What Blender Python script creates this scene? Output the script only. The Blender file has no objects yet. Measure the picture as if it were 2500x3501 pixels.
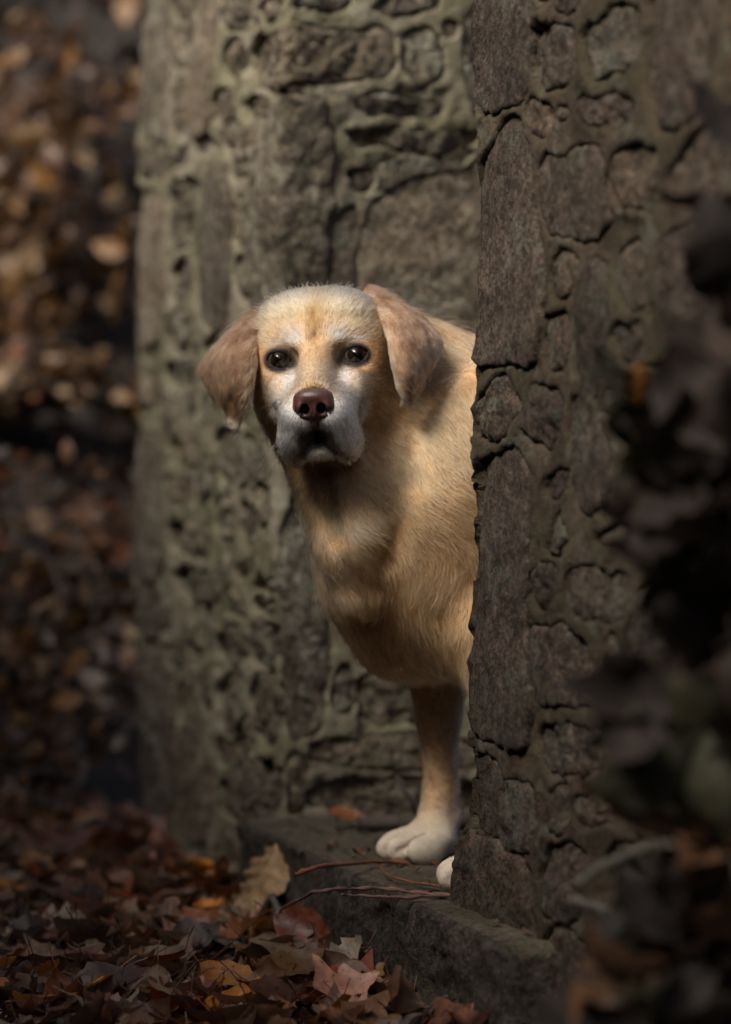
import bpy, bmesh, math, random
import numpy as np
from mathutils import Vector, Matrix

random.seed(7)
RNG = np.random.default_rng(11)
sc = bpy.context.scene
COL = sc.collection

# ------------------------------------------------------------------ camera
# the photograph is 2500 x 3501; FPX is the focal length in its pixels
ZC = 0.545
LENS = 85.0
FPX = LENS / 36.0 * 3501.0
cam_d = bpy.data.cameras.new('camera')
cam = bpy.data.objects.new('camera', cam_d)
COL.objects.link(cam)
cam.location = (0, 0, ZC)
cam.rotation_euler = (math.radians(90), 0, 0)
cam_d.sensor_fit = 'VERTICAL'
cam_d.sensor_height = 36.0
cam_d.lens = LENS
cam_d.clip_start = 0.05
cam_d.clip_end = 200
cam_d.dof.use_dof = True
cam_d.dof.focus_distance = 2.58
cam_d.dof.aperture_fstop = 2.5
sc.camera = cam

# ------------------------------------------------------------------ sky, sun, exposure
TO_SUN = Vector((-0.54, -0.62, 0.76)).normalized()
wd = bpy.data.worlds.new('World')
sc.world = wd
wd.use_nodes = True
wn = wd.node_tree
for n in list(wn.nodes):
    wn.nodes.remove(n)
w_out = wn.nodes.new('ShaderNodeOutputWorld')
w_bg = wn.nodes.new('ShaderNodeBackground')
w_sky = wn.nodes.new('ShaderNodeTexSky')
w_sky.sky_type = 'NISHITA'
w_sky.sun_disc = False
w_sky.sun_elevation = math.asin(TO_SUN.z)
w_sky.sun_rotation = math.atan2(TO_SUN.x, TO_SUN.y)
w_sky.air_density = 0.5
w_sky.dust_density = 5.0
w_sky.ozone_density = 0.3
w_bg.inputs['Strength'].default_value = 0.055
wn.links.new(w_sky.outputs[0], w_bg.inputs[0])
wn.links.new(w_bg.outputs[0], w_out.inputs[0])
sun_d = bpy.data.lights.new('sun', 'SUN')
sun_d.energy = 1.5
sun_d.angle = math.radians(22)
sun_d.color = (1.0, 0.93, 0.82)
sun = bpy.data.objects.new('sun', sun_d)
COL.objects.link(sun)
sun.rotation_euler = (-TO_SUN).to_track_quat('-Z', 'Y').to_euler()
sc.view_settings.view_transform = 'Standard'
sc.view_settings.look = 'None'
sc.view_settings.gamma = 1.0
sc.view_settings.exposure = 1.6
sc.view_settings.use_curve_mapping = False
sc.render.engine = 'CYCLES'
sc.cycles.use_denoising = True
sc.cycles.max_bounces = 8
sc.cycles.transparent_max_bounces = 8


# ------------------------------------------------------------------ helpers
def W(px, py, d):
    """point seen at photograph pixel (px, py) at depth d metres"""
    return np.array([(px - 1250.0) / FPX * d, d, ZC - (py - 1750.5) / FPX * d])


def unit(v):
    v = np.asarray(v, float)
    return v / np.linalg.norm(v)


def tag(o, label=None, cat=None, group=None, kind=None):
    if label: o['label'] = label
    if cat: o['category'] = cat
    if group: o['group'] = group
    if kind: o['kind'] = kind
    return o


def empty(name, loc=(0, 0, 0)):
    o = bpy.data.objects.new(name, None)
    o.empty_display_size = 0.1
    o.location = loc
    COL.objects.link(o)
    return o


def mesh_np(name, verts, faces, mat=None, smooth=True, colors=None):
    """verts (n,3); faces list of lists or int array (m,k)"""
    me = bpy.data.meshes.new(name)
    verts = np.asarray(verts, np.float32)
    if isinstance(faces, np.ndarray):
        m, k = faces.shape
        me.vertices.add(len(verts))
        me.vertices.foreach_set('co', verts.ravel())
        me.loops.add(m * k)
        me.loops.foreach_set('vertex_index', faces.astype(np.int32).ravel())
        me.polygons.add(m)
        me.polygons.foreach_set('loop_start', np.arange(0, m * k, k, dtype=np.int32))
        me.update(calc_edges=True)
        me.validate()
    else:
        me.from_pydata([tuple(map(float, v)) for v in verts], [], [tuple(map(int, f)) for f in faces])
        me.update()
    if smooth:
        me.polygons.foreach_set('use_smooth', np.ones(len(me.polygons), dtype=bool))
    if colors is not None:
        at = me.color_attributes.new('col', 'FLOAT_COLOR', 'POINT')
        c = np.ones((len(verts), 4), np.float32)
        c[:, :3] = colors
        at.data.foreach_set('color', c.ravel())
    if mat:
        me.materials.append(mat)
    return me


def obj(name, me, parent=None, loc=None):
    o = bpy.data.objects.new(name, me)
    COL.objects.link(o)
    if parent is not None:
        o.parent = parent
        if loc is None:
            o.matrix_parent_inverse = Matrix.Translation(parent.location).inverted()
    if loc is not None:
        o.location = loc
    return o


# ---- vectorised noise
_P = np.random.default_rng(5).permutation(512).astype(np.int32)
_G = np.random.default_rng(6).normal(size=(512, 3))
_G /= np.linalg.norm(_G, axis=1)[:, None]
_GX, _GY, _GZ = (np.ascontiguousarray(_G[:, k].astype(np.float32)) for k in range(3))


def pnoise(p, scale=1.0, seed=0.0):
    p = (np.asarray(p, np.float64) * scale + seed * 17.31)
    i = np.floor(p)
    f = (p - i).astype(np.float32)
    i = i.astype(np.int32) & 511
    i1 = (i + 1) & 511
    u = f * f * f * (f * (f * 6 - 15) + 10)
    fx, fy, fz = f[:, 0], f[:, 1], f[:, 2]
    ux, uy, uz = u[:, 0], u[:, 1], u[:, 2]
    r = np.zeros(len(p), np.float32)
    for dx in (0, 1):
        hx = _P[(i1 if dx else i)[:, 0]]
        wx = ux if dx else 1 - ux
        for dy in (0, 1):
            hy = _P[(hx + (i1 if dy else i)[:, 1]) & 511]
            wxy = wx * (uy if dy else 1 - uy)
            for dz in (0, 1):
                h = _P[(hy + (i1 if dz else i)[:, 2]) & 511]
                d = _GX[h] * (fx - dx) + _GY[h] * (fy - dy) + _GZ[h] * (fz - dz)
                r += d * wxy * (uz if dz else 1 - uz)
    return r.astype(np.float64)


def fbm(p, scale, octv=4, seed=0.0, gain=0.5):
    r = 0
    a = 1.0
    for k in range(octv):
        r = r + a * pnoise(p, scale * 2 ** k, seed + k * 1.7)
        a *= gain
    return r


def smooth01(x, a, b):
    t = np.clip((x - a) / (b - a), 0, 1)
    return t * t * (3 - 2 * t)


# ---- materials
class NT:
    def __init__(self, name):
        self.m = bpy.data.materials.new(name)
        self.m.use_nodes = True
        self.t = self.m.node_tree
        self.b = self.t.nodes['Principled BSDF']

    def n(self, kind, **kw):
        nd = self.t.nodes.new(kind)
        for k, v in kw.items():
            if k.startswith('i_'):
                key = k[2:]
                key = int(key) if key.isdigit() else key.replace('_', ' ')
                nd.inputs[key].default_value = v
            else:
                setattr(nd, k, v)
        return nd

    def l(self, a, b):
        self.t.links.new(a, b)

    def ramp(self, fac, stops):
        r = self.n('ShaderNodeValToRGB')
        el = r.color_ramp.elements
        while len(el) < len(stops):
            el.new(0.5)
        for e, (p, c) in zip(el, stops):
            e.position = p
            e.color = (*c, 1) if len(c) == 3 else c
        self.l(fac, r.inputs[0])
        return r.outputs[0]

    def noise(self, scale, detail=5, rough=0.6, vec=None, dist=0.0):
        nd = self.n('ShaderNodeTexNoise')
        nd.inputs['Scale'].default_value = scale
        nd.inputs['Detail'].default_value = detail
        nd.inputs['Roughness'].default_value = rough
        nd.inputs['Distortion'].default_value = dist
        if vec is not None:
            self.l(vec, nd.inputs['Vector'])
        return nd.outputs['Fac']

    def mix(self, fac, a, b, mode='MIX'):
        nd = self.n('ShaderNodeMix', data_type='RGBA', blend_type=mode)
        for s, v in ((nd.inputs[0], fac), (nd.inputs[6], a), (nd.inputs[7], b)):
            if isinstance(v, (int, float)):
                s.default_value = v
            elif isinstance(v, tuple):
                s.default_value = (*v, 1)
            else:
                self.l(v, s)
        return nd.outputs[2]

    def math(self, op, a, b=None):
        nd = self.n('ShaderNodeMath', operation=op)
        for s, v in zip(nd.inputs, (a, b)):
            if v is None: continue
            if isinstance(v, (int, float)):
                s.default_value = v
            else:
                self.l(v, s)
        return nd.outputs[0]
# ================================================================== the dog
# ---- signed distance helpers
def smin(a, b, k):
    h = np.clip(0.5 + 0.5 * (b - a) / k, 0, 1)
    return b * (1 - h) + a * h - k * h * (1 - h)


def smax(a, b, k):
    return -smin(-a, -b, k)


def s_ell(p, c, r, R=None):
    q = p - c
    if R is not None:
        q = q @ R            # columns of R are the local axes
    r = np.asarray(r, float)
    q = q / r
    k0 = np.sqrt(np.einsum('ij,ij->i', q, q))
    q = q / r
    k1 = np.sqrt(np.einsum('ij,ij->i', q, q)) + 1e-9
    return k0 * (k0 - 1) / k1


def s_cone(p, a, b, ra, rb):
    a = np.asarray(a, float); b = np.asarray(b, float)
    ab = b - a
    t = np.clip(((p - a) @ ab) / (ab @ ab), 0, 1)
    d = p - a - t[:, None] * ab
    return np.sqrt(np.einsum('ij,ij->i', d, d)) - (ra + (rb - ra) * t)


def surface_nets(f, lo, hi, h, coarse=4):
    lo = np.asarray(lo, float); hi = np.asarray(hi, float)
    nc = np.ceil((hi - lo) / (h * coarse)).astype(int)
    n = nc * coarse + 1
    ax = [lo[i] + np.arange(nc[i] + 1) * h * coarse for i in range(3)]
    g = np.stack(np.meshgrid(*ax, indexing='ij'), -1).reshape(-1, 3)
    Vc = f(g).reshape(nc + 1)
    V = Vc
    for a in range(3):       # linear upsample along each axis
        m = V.shape[a]
        idx = np.arange((m - 1) * coarse + 1) / coarse
        i0 = np.minimum(idx.astype(int), m - 2)
        fr = idx - i0
        sh = [1, 1, 1]; sh[a] = -1
        fr = fr.reshape(sh)
        V = np.take(V, i0, a) * (1 - fr) + np.take(V, i0 + 1, a) * fr
    near = np.argwhere(np.abs(V) < h * coarse * 1.5)
    pts = lo + near * h
    out = np.empty(len(pts))
    for s in range(0, len(pts), 400000):
        out[s:s + 400000] = f(pts[s:s + 400000])
    V[near[:, 0], near[:, 1], near[:, 2]] = out
    S = V < 0
    cs = np.zeros(np.array(V.shape) - 1, np.int8)
    for d in np.ndindex(2, 2, 2):
        cs += S[d[0]:V.shape[0] - 1 + d[0], d[1]:V.shape[1] - 1 + d[1], d[2]:V.shape[2] - 1 + d[2]]
    cells = np.argwhere((cs > 0) & (cs < 8))
    idx = -np.ones(cs.shape, np.int64)
    idx[cells[:, 0], cells[:, 1], cells[:, 2]] = np.arange(len(cells))
    acc = np.zeros((len(cells), 3)); cnt = np.zeros(len(cells))
    corners = [np.array(d) for d in np.ndindex(2, 2, 2)]
    for a in corners:
        for e in range(3):
            if a[e]: continue
            b = a.copy(); b[e] = 1
            ca = cells + a; cb = cells + b
            va = V[ca[:, 0], ca[:, 1], ca[:, 2]]; vb = V[cb[:, 0], cb[:, 1], cb[:, 2]]
            m = (va < 0) != (vb < 0)
            t = va[m] / (va[m] - vb[m])
            q = ca[m].astype(float); q[:, e] += t
            acc[m] += q; cnt[m] += 1
    verts = lo + acc / cnt[:, None] * h
    faces = []
    for e in range(3):
        o1, o2 = (e + 1) % 3, (e + 2) % 3
        sl0 = [slice(None)] * 3; sl1 = [slice(None)] * 3
        sl0[e] = slice(0, -1); sl1[e] = slice(1, None)
        ed = S[tuple(sl0)] != S[tuple(sl1)]
        p = np.argwhere(ed)
        ok = (p[:, o1] > 0) & (p[:, o2] > 0) & (p[:, o1] < V.shape[o1] - 1) & (p[:, o2] < V.shape[o2] - 1)
        p = p[ok]
        ins = S[p[:, 0], p[:, 1], p[:, 2]]
        q = []
        for a1, a2 in ((0, 0), (1, 0), (1, 1), (0, 1)):
            c = p.copy(); c[:, o1] -= a1; c[:, o2] -= a2
            q.append(idx[c[:, 0], c[:, 1], c[:, 2]])
        q = np.stack(q, 1)
        q[~ins] = q[~ins][:, ::-1]
        faces.append(q)
    return verts, np.concatenate(faces)


def sdf_grad(f, p, e=1e-3):
    g = np.empty_like(p)
    for a in range(3):
        d = np.zeros(3); d[a] = e
        g[:, a] = f(p + d) - f(p - d)
    g /= np.linalg.norm(g, axis=1)[:, None] + 1e-9
    return g


# ---- head frame: hx to the viewer's right, hy out of the face, hz up (metres)
HEAD = W(1085, 1222, 2.68)
_yaw, _pitch, _roll = math.radians(3.5), math.radians(5), math.radians(3.4)
HF = unit([-math.sin(_yaw) * math.cos(_pitch), -math.cos(_yaw) * math.cos(_pitch), -math.sin(_pitch)])
_r0 = unit(np.cross([0, 0, 1], HF)); _r0 = _r0 if _r0[0] > 0 else -_r0
_u0 = unit(np.cross(_r0, -HF)); _u0 = _u0 if _u0[2] > 0 else -_u0
HR = _r0 * math.cos(_roll) + _u0 * math.sin(_roll)
HU = _u0 * math.cos(_roll) - _r0 * math.sin(_roll)
HM = np.stack([HR, HF, HU], 1)       # local -> world


def to_head(p):
    return (p - HEAD) @ HM


def from_head(q):
    return HEAD + np.asarray(q, float) @ HM.T


EYE = np.array([0.0425, -0.006, 0.0])
MM = 0.001


def head_sdf(q):
    """q in head coordinates, metres; symmetric in x"""
    s = q.copy(); s[:, 0] = np.abs(s[:, 0])
    m = lambda *a: np.array(a) * MM
    d = s_ell(s, m(0, -70, 10), m(76, 84, 62))                                     # skull
    d = smin(d, s_ell(s, m(28, -54, 46), m(38, 50, 26)), 14 * MM)                      # flat broad crown
    d = smin(d, s_ell(s, m(43, -52, -30), m(35, 50, 48)), 26 * MM)                     # cheeks
    d = smin(d, s_ell(s, m(48, -42, 4), m(27, 40, 42)), 22 * MM)                       # temples
    d = smin(d, s_ell(s, m(0, -58, 44), m(44, 52, 27)), 16 * MM)                       # rounded top
    d = smin(d, s_ell(s, m(34, -75, -58), m(32, 48, 40)), 30 * MM)                     # jowl behind
    d = smin(d, s_ell(s, m(27, -14, 25), m(19, 15, 9)), 14 * MM)                       # brow
    d = smin(d, s_ell(s, m(21, -5, 27), m(11, 8, 6.5)), 8 * MM)                        # inner brow
    d = smin(d, s_cone(s, m(0, -24, 10), m(0, 76, -36), 22 * MM, 17.5 * MM), 20 * MM)       # bridge
    d = smin(d, s_cone(s, m(18, -10, -42), m(16.5, 70, -58), 27 * MM, 23 * MM), 16 * MM)      # muzzle side
    d = smin(d, s_ell(s, m(22.5, 48, -79), m(20.5, 34, 27)), 11 * MM)                      # flews front
    d = smin(d, s_ell(s, m(28.5, 32, -91), m(17.5, 31, 26)), 10 * MM)                      # hanging lip
    d = smin(d, s_ell(s, m(44, 2, -38), m(11, 26, 28)), 22 * MM)                       # fold beside muzzle
    d = smin(d, s_cone(s, m(22, -50, -86), m(12, 34, -94), 18 * MM, 14 * MM), 10 * MM)      # lower jaw
    d = smin(d, s_ell(s, m(0, 48, -101), m(22, 22, 10)), 5 * MM)                         # chin
    # furrow between brows / stop
    d = smax(d, -s_cone(s, m(0, 12, 50), m(0, 17, 22), 2 * MM, 4 * MM), 12 * MM)
    # mouth slit, arching under the nose
    mid = s_cone(s, m(0, 92, -72), m(0, 74, -89), 1.5 * MM, 3 * MM)
    arc = s_cone(s, m(0, 74, -89), m(25, 64, -108), 5.5 * MM, 3.5 * MM)
    arc2 = s_cone(s, m(25, 64, -108), m(36, 20, -114), 3 * MM, 3 * MM)
    d = smax(d, -np.minimum(np.minimum(mid, arc), arc2), 5 * MM)
    # crease between muzzle and cheek
    d = smax(d, -s_cone(s, m(44, 26, -52), m(45, 30, -86), 3 * MM, 4 * MM), 9 * MM)
    # eye bulge and lids
    e = EYE
    d = smax(d, -s_ell(s, m(40, 8, -1), m(22, 12, 12)), 12 * MM)                      # socket hollow
    d = smin(d, s_ell(s, e + m(0, -1, 0), m(16.5, 16, 15)), 6 * MM)                 # lids over the ball
    # almond opening: two cylinders crossing, slightly tilted
    ex = (s[:, 0] - e[0]); ez = (s[:, 2] - e[2] + 0.0006) - 0.10 * ex
    up = np.sqrt(ex ** 2 + (ez + 0.0062) ** 2) - 0.0152
    dn = np.sqrt(ex ** 2 + (ez - 0.0075) ** 2) - 0.0150
    alm = np.maximum(up, dn)
    alm = np.maximum(alm, -(s[:, 1] - (e[1] + 0.004)))
    d = smax(d, -alm, 1.6 * MM)
    # seat of the nose leather
    d = smax(d, -s_ell(s, m(0, 96, -46), m(21, 12, 17)), 4 * MM)
    return d


# body directions: the dog walks out of the doorway along -BN
BN = unit([0.953, 0.303, 0.0])
BW = unit([0.303, -0.953, 0.0])     # towards its left, i.e. the camera
BU = np.array([0, 0, 1.0])
BM = np.stack([BN, BW, BU], 1)
STEP_Z = 0.13


def tilt(deg):
    """axes for an ellipsoid leaning in the BN/Z plane"""
    a = math.radians(deg)
    n = BN * math.cos(a) + BU * math.sin(a)
    u = BU * math.cos(a) - BN * math.sin(a)
    return np.stack([n, BW, u], 1)


SHO = W(1500, 1900, 2.83)
PEL = SHO + BN * 0.50 + BU * 0.07


def paw(p, c, ang, s=1.0):
    """front paw: c is the point on the step under the wrist, ang heading (radians, world)"""
    f = np.array([math.cos(ang), math.sin(ang), 0]); l = np.array([-f[1], f[0], 0])
    R = np.stack([f, l, BU], 1)
    d = s_ell(p, c + f * .008 * s + BU * .024 * s, np.array([.036, .031, .024]) * s, R)
    for k, (o, ln) in enumerate(((-.0300, .030), (-.0105, .046), (.0115, .046), (.0310, .030))):
        tc = c + f * ln * s + l * o * s + BU * .0170 * s
        d = smin(d, s_ell(p, tc, np.array([.027, .0122, .0180]) * s, R), .0018)
        d = smin(d, s_ell(p, tc + f * (-.016) * s + BU * .010 * s, np.array([.020, .0095, .0115]) * s, R), .005)
    for o in (-.0205, .0005, .0215):
        a_ = c + l * o * s + BU * .036 * s + f * .012 * s
        b_ = c + l * o * s + BU * .012 * s + f * .078 * s
        d = smax(d, -s_cone(p, a_, b_, .0022, .0030), .005)
    return d


PAW_R = W(1482, 2925, 2.885); PAW_R[2] = STEP_Z      # the paw in view (dog's right)
PAW_L = W(1690, 3035, 2.665); PAW_L[2] = STEP_Z      # mostly hidden by the wall
ANG = math.radians(180 + 32)


def body_sdf(p):
    # neck
    d = s_cone(p, W(1165, 1330, 2.80), W(1430, 1770, 2.80), .078, .112)
    d = smin(d, s_cone(p, W(1250, 1270, 2.82), W(1640, 1440, 2.85), .082, .088), .05)
    d = smin(d, s_cone(p, W(1100, 1500, 2.76), W(1300, 1850, 2.78), .050, .064), .03)
    # hanging neck skin, a column that ends over the breastbone
    col_ = s_cone(p, W(1150, 1500, 2.735), W(1222, 1838, 2.722), .052, .045)
    col_ = smin(col_, s_cone(p, W(1222, 1838, 2.722), W(1238, 2000, 2.728), .045, .030), .012)
    d = smin(d, s_ell(p, W(1305, 1380, 2.775), (.040, .05, .055)), .03)      # ruff under the ear
    # chest and shoulders
    d = smin(d, s_ell(p, W(1500, 1915, 2.83), (.125, .125, .138), BM), .05)
    d = smin(d, s_cone(p, W(1255, 2010, 2.80), W(1380, 2130, 2.83), .034, .058), .04)      # breastbone
    d = smin(d, s_ell(p, W(1590, 1700, 2.75), (.080, .050, .160), tilt(-18)), .022)         # near shoulder
    d = smin(d, s_ell(p, W(1610, 2060, 2.75), (.070, .045, .095), tilt(25)), .03)          # near upper arm
    d = smin(d, s_ell(p, W(1560, 1750, 2.93), (.080, .050, .150), tilt(-18)), .04)
    d = smin(d, col_, .022)
    # trunk
    d = smin(d, s_ell(p, SHO + BN * .20 + BU * .045, (.27, .125, .158), BM), .06)
    d = smin(d, s_ell(p, SHO + BN * .42 + BU * .085, (.20, .100, .115), BM), .06)
    d = smin(d, s_ell(p, PEL + BU * .0, (.13, .105, .115), BM), .05)
    # front legs
    e1 = W(1500, 2180, 2.91)
    d = smin(d, s_cone(p, e1, W(1500, 2450, 2.91), .050, .0250), .03)
    d = smin(d, s_cone(p, W(1500, 2450, 2.91), W(1508, 2700, 2.905), .0245, .0185), .012)
    d = smin(d, s_cone(p, W(1508, 2700, 2.905), PAW_R + BU * .034, .0190, .023), .012)
    d = smin(d, s_ell(p, W(1545, 2800, 2.895), (.012, .010, .014)), .010)                   # stopper pad
    d = smin(d, paw(p, PAW_R, ANG), .012)
    f1 = W(1715, 2180, 2.72)
    d = smin(d, s_cone(p, f1, W(1740, 2480, 2.69), .056, .031), .03)
    d = smin(d, s_cone(p, W(1740, 2480, 2.69), W(1715, 2800, 2.67), .030, .022), .012)
    d = smin(d, s_cone(p, W(1715, 2800, 2.67), PAW_L + BU * .034, .023, .026), .012)
    d = smin(d, paw(p, PAW_L, ANG + .15), .012)
    # hind legs
    for s in (-1, 1):
        hip = PEL + BW * .075 * s - BU * .02
        knee = hip - BN * .075 - BU * .17 + BW * .012 * s
        hock = knee + BN * .155 - BU * .085
        foot = np.array([hock[0], hock[1], STEP_Z]) - BN * .035
        d = smin(d, s_ell(p, (hip + knee) / 2, (.095, .052, .125), tilt(20)), .04)
        d = smin(d, s_cone(p, knee, hock, .045, .024), .03)
        d = smin(d, s_cone(p, hock, foot + BU * .03, .023, .021), .012)
        d = smin(d, paw(p, foot - BN * .005, ANG - .25), .012)
    # tail
    t0 = PEL + BN * .10 + BU * .06
    d = smin(d, s_cone(p, t0, t0 + BN * .13 - BU * .10, .034, .024), .03)
    d = smin(d, s_cone(p, t0 + BN * .13 - BU * .10, t0 + BN * .18 - BU * .27, .024, .012), .02)
    d = np.maximum(d, STEP_Z + .001 - p[:, 2])
    return d


def dog_sdf(p):
    b = body_sdf(p)
    q = to_head(p)
    near = np.einsum('ij,ij->i', q, q) < .30 ** 2
    if near.any():
        b[near] = smin(head_sdf(q[near]), b[near], .022)
    # a throat groove below the chin
    b = smax(b, -s_cone(p, W(1110, 1610, 2.695), W(1150, 1830, 2.685), .008, .006), .018)
    b = smax(b, -s_cone(p, W(1420, 1440, 2.70), W(1400, 1640, 2.69), .006, .008), .022)
    # fold where neck meets shoulder
    b = smax(b, -s_cone(p, W(1400, 1640, 2.685), W(1330, 1900, 2.685), .008, .006), .022)
    return b


dv, df = surface_nets(dog_sdf, [-.24, 2.40, STEP_Z - .012],
                      [1.02, 3.25, .83], .0032)
# drop nothing below the step, then settle on the surface
dn = sdf_grad(dog_sdf, dv, 8e-4)
for _ in range(2):
    dv = dv - dn * np.clip(dog_sdf(dv), -.003, .003)[:, None] * .8
dn = sdf_grad(dog_sdf, dv, 1.5e-3)


# ---- colour of the coat (linear), by place on the dog
def lerp(a, b, t):
    return a + (np.asarray(b) - a) * t[:, None]


def blob(q, c, r):
    return np.exp(-(((q - np.array(c) * MM) / (np.array(r) * MM)) ** 2).sum(1))


GOLD = np.array([.35, .172, .068]); CREAM = np.array([.50, .300, .148]); WHITE = np.array([.66, .63, .57])
DARK = np.array([.012, .010, .010]); RUST = np.array([.36, .165, .055]); GREY = np.array([.40, .39, .38])


def coat(p):
    q = to_head(p)
    s = q.copy(); s[:, 0] = np.abs(s[:, 0])
    n1 = fbm(p, 18, 3, 1); n2 = fbm(p, 60, 3, 2)
    c = np.repeat(CREAM[None], len(p), 0)
    # body: gold on back and shoulder, rustier in the folds, white legs
    c = lerp(c, GOLD, np.clip(.45 + n1 * .8, 0, 1))
    z = p[:, 2]
    c = lerp(c, [.47, .30, .16], smooth01(-z, -.42, -.28) * .8)
    c = lerp(c, [.60, .53, .43], smooth01(-z, -.215, -.155) * .95)
    # head
    inh = smooth01(q[:, 1], -.16, -.08) * (np.linalg.norm(q * [1, .8, 1], axis=1) < .2)
    h = np.repeat(np.array([.58, .365, .190])[None], len(p), 0)
    h = lerp(h, [.66, .52, .34], np.clip(blob(s, (30, -40, 62), (40, 60, 22)) * .9, 0, 1))
    h = lerp(h, [.40, .215, .082], np.clip(blob(s, (0, 0, 36), (11, 60, 24)) * 1.0, 0, 1))
    h = lerp(h, [.42, .215, .075], np.clip(blob(s, (66, -40, -30), (26, 60, 46)) * .9, 0, 1))
    h = lerp(h, [.36, .165, .055], np.clip(blob(s, (55, -30, -80), (28, 60, 34)) * .7, 0, 1))
    h = lerp(h, [.60, .52, .41], np.clip(blob(s, (22, 6, -22), (20, 60, 20)) * .7, 0, 1))
    h = lerp(h, WHITE, np.clip(blob(s, (23, 4, 23.5), (10, 60, 6.5)) * 1.1, 0, 1))
    h = lerp(h, WHITE, np.clip(blob(s, (43, 0, 18.5), (12, 60, 4)) * .75, 0, 1))
    h = lerp(h, [.60, .56, .49], np.clip(blob(s, (33, 30, -50), (15, 60, 32)) * .75, 0, 1))
    h = lerp(h, [.84, .83, .80], smooth01(q[:, 1], .010, .036) * smooth01(-s[:, 2], .030, .055) * .95)
    h = lerp(h, [.60, .47, .30], np.clip(blob(s, (0, 60, -22), (20, 30, 14)) * .8, 0, 1))
    h = lerp(h, [.40, .28, .13], np.clip(blob(s, (0, 84, -26), (12, 14, 6)) * .6, 0, 1))
    h = lerp(h, [.42, .36, .30], np.clip(blob(s, (50, 2, -30), (13, 40, 14)) * .5, 0, 1))
    h = lerp(h, [.56, .56, .57], np.clip(blob(s, (30, 10, -26), (7, 60, 20)) * .8, 0, 1))
    # dark lips and freckled whisker beds
    dk = np.clip(blob(s, (0, 85, -84), (18, 40, 12)) * 1.9 + blob(s, (16, 75, -100), (11, 40, 7)) * 1.6
                 + blob(s, (30, 40, -110), (8, 40, 8)) * .6, 0, 1)
    h = lerp(h, DARK, np.clip(dk * (1.15 + n2 * .9), 0, .96))
    h = lerp(h, [.52, .44, .32], np.clip(blob(s, (0, 66, -105), (15, 16, 6.5)) * 1.0, 0, .95))
    fr = smooth01(pnoise(p, 210, 3), .22, .42) * smooth01(q[:, 1], .03, .05) * smooth01(-s[:, 2], .060, .07)
    h = lerp(h, [.10, .09, .09], fr * .65)
    # dark eye surrounds, tear corner
    ex = s[:, 0] - EYE[0]; ez = s[:, 2] - EYE[2]
    re = np.sqrt((ex / 1.15) ** 2 + (ez * 1.08) ** 2)
    fz = smooth01(q[:, 1], -.035, -.02)
    h = lerp(h, [.15, .10, .065], (1 - smooth01(re, .0125, .020)) * fz * .8)
    h = lerp(h, [.022, .017, .016], (1 - smooth01(re, .0132, .0168)) * fz)
    h = lerp(h, [.03, .024, .022], np.clip(blob(s, (26.5, 0, -5.5), (6.5, 60, 6)) * 1.2, 0, .9))
    h = lerp(h, [.16, .12, .085], np.clip(blob(s, (24, 0, 8), (6, 60, 8)) * .55, 0, .9))
    c = c * (1 - inh[:, None]) + h * inh[:, None]
    # red gold in throat and armpit folds
    c = lerp(c, [.40, .20, .07], np.clip(np.exp(-(np.linalg.norm(p - W(1115, 1640, 2.70), axis=1) / .035) ** 2), 0, 1) * .8)
    c = lerp(c, [.42, .24, .09], np.clip(np.exp(-(np.linalg.norm(p - W(1330, 1850, 2.70), axis=1) / .05) ** 2), 0, 1) * .6)
    c = c * (1 + n2 * .25)[:, None]
    return np.clip(c, .006, .9)


# ---- materials of the dog
def mat_attr_skin(name, rough=.7, mult=1.0):
    t = NT(name)
    a = t.n('ShaderNodeAttribute', attribute_name='col')
    t.l(a.outputs['Color'], t.b.inputs['Base Color'])
    t.b.inputs['Roughness'].default_value = rough
    t.b.inputs['Specular IOR Level'].default_value = .25
    return t.m


def mat_fur(name):
    t = NT(name)
    t.t.nodes.remove(t.b)
    out = [n for n in t.t.nodes if n.type == 'OUTPUT_MATERIAL'][0]
    a = t.n('ShaderNodeAttribute', attribute_name='col')
    h = t.n('ShaderNodeBsdfHairPrincipled')
    h.parametrization = 'COLOR'
    h.inputs['Roughness'].default_value = .45
    h.inputs['Radial Roughness'].default_value = .6
    h.inputs['Coat'].default_value = .0
    h.inputs['Random Roughness'].default_value = .2
    t.l(a.outputs['Color'], h.inputs['Color'])
    t.l(h.outputs[0], out.inputs[0])
    return t.m


M_SKIN = mat_attr_skin('coat_skin')
M_FUR = mat_fur('fur')


def build_hair(name, pos, rad, col, parent):
    """pos (n,k,3), rad (n,k), col (n,3)"""
    n, k, _ = pos.shape
    hc = bpy.data.hair_curves.new(name)
    hc.add_curves([k] * n)
    if 'radius' not in hc.attributes:
        hc.attributes.new('radius', 'FLOAT', 'POINT')
    if 'col' not in hc.attributes:
        hc.attributes.new('col', 'FLOAT_COLOR', 'POINT')
    if 'position' not in hc.attributes:
        hc.attributes.new('position', 'FLOAT_VECTOR', 'POINT')
    hc.attributes['position'].data.foreach_set('vector', np.ascontiguousarray(pos, np.float32).ravel())
    hc.attributes['radius'].data.foreach_set('value', np.ascontiguousarray(rad, np.float32).ravel())
    ca = hc.attributes['col']
    cc = np.ones((n, k, 4), np.float32)
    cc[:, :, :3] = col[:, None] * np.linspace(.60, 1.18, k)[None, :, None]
    ca.data.foreach_set('color', cc.ravel())
    hc.materials.append(M_FUR)
    o = bpy.data.objects.new(name, hc)
    COL.objects.link(o)
    o.parent = parent
    o.matrix_parent_inverse = Matrix.Translation(dog.location).inverted() if parent == dog else Matrix()
    return o


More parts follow.
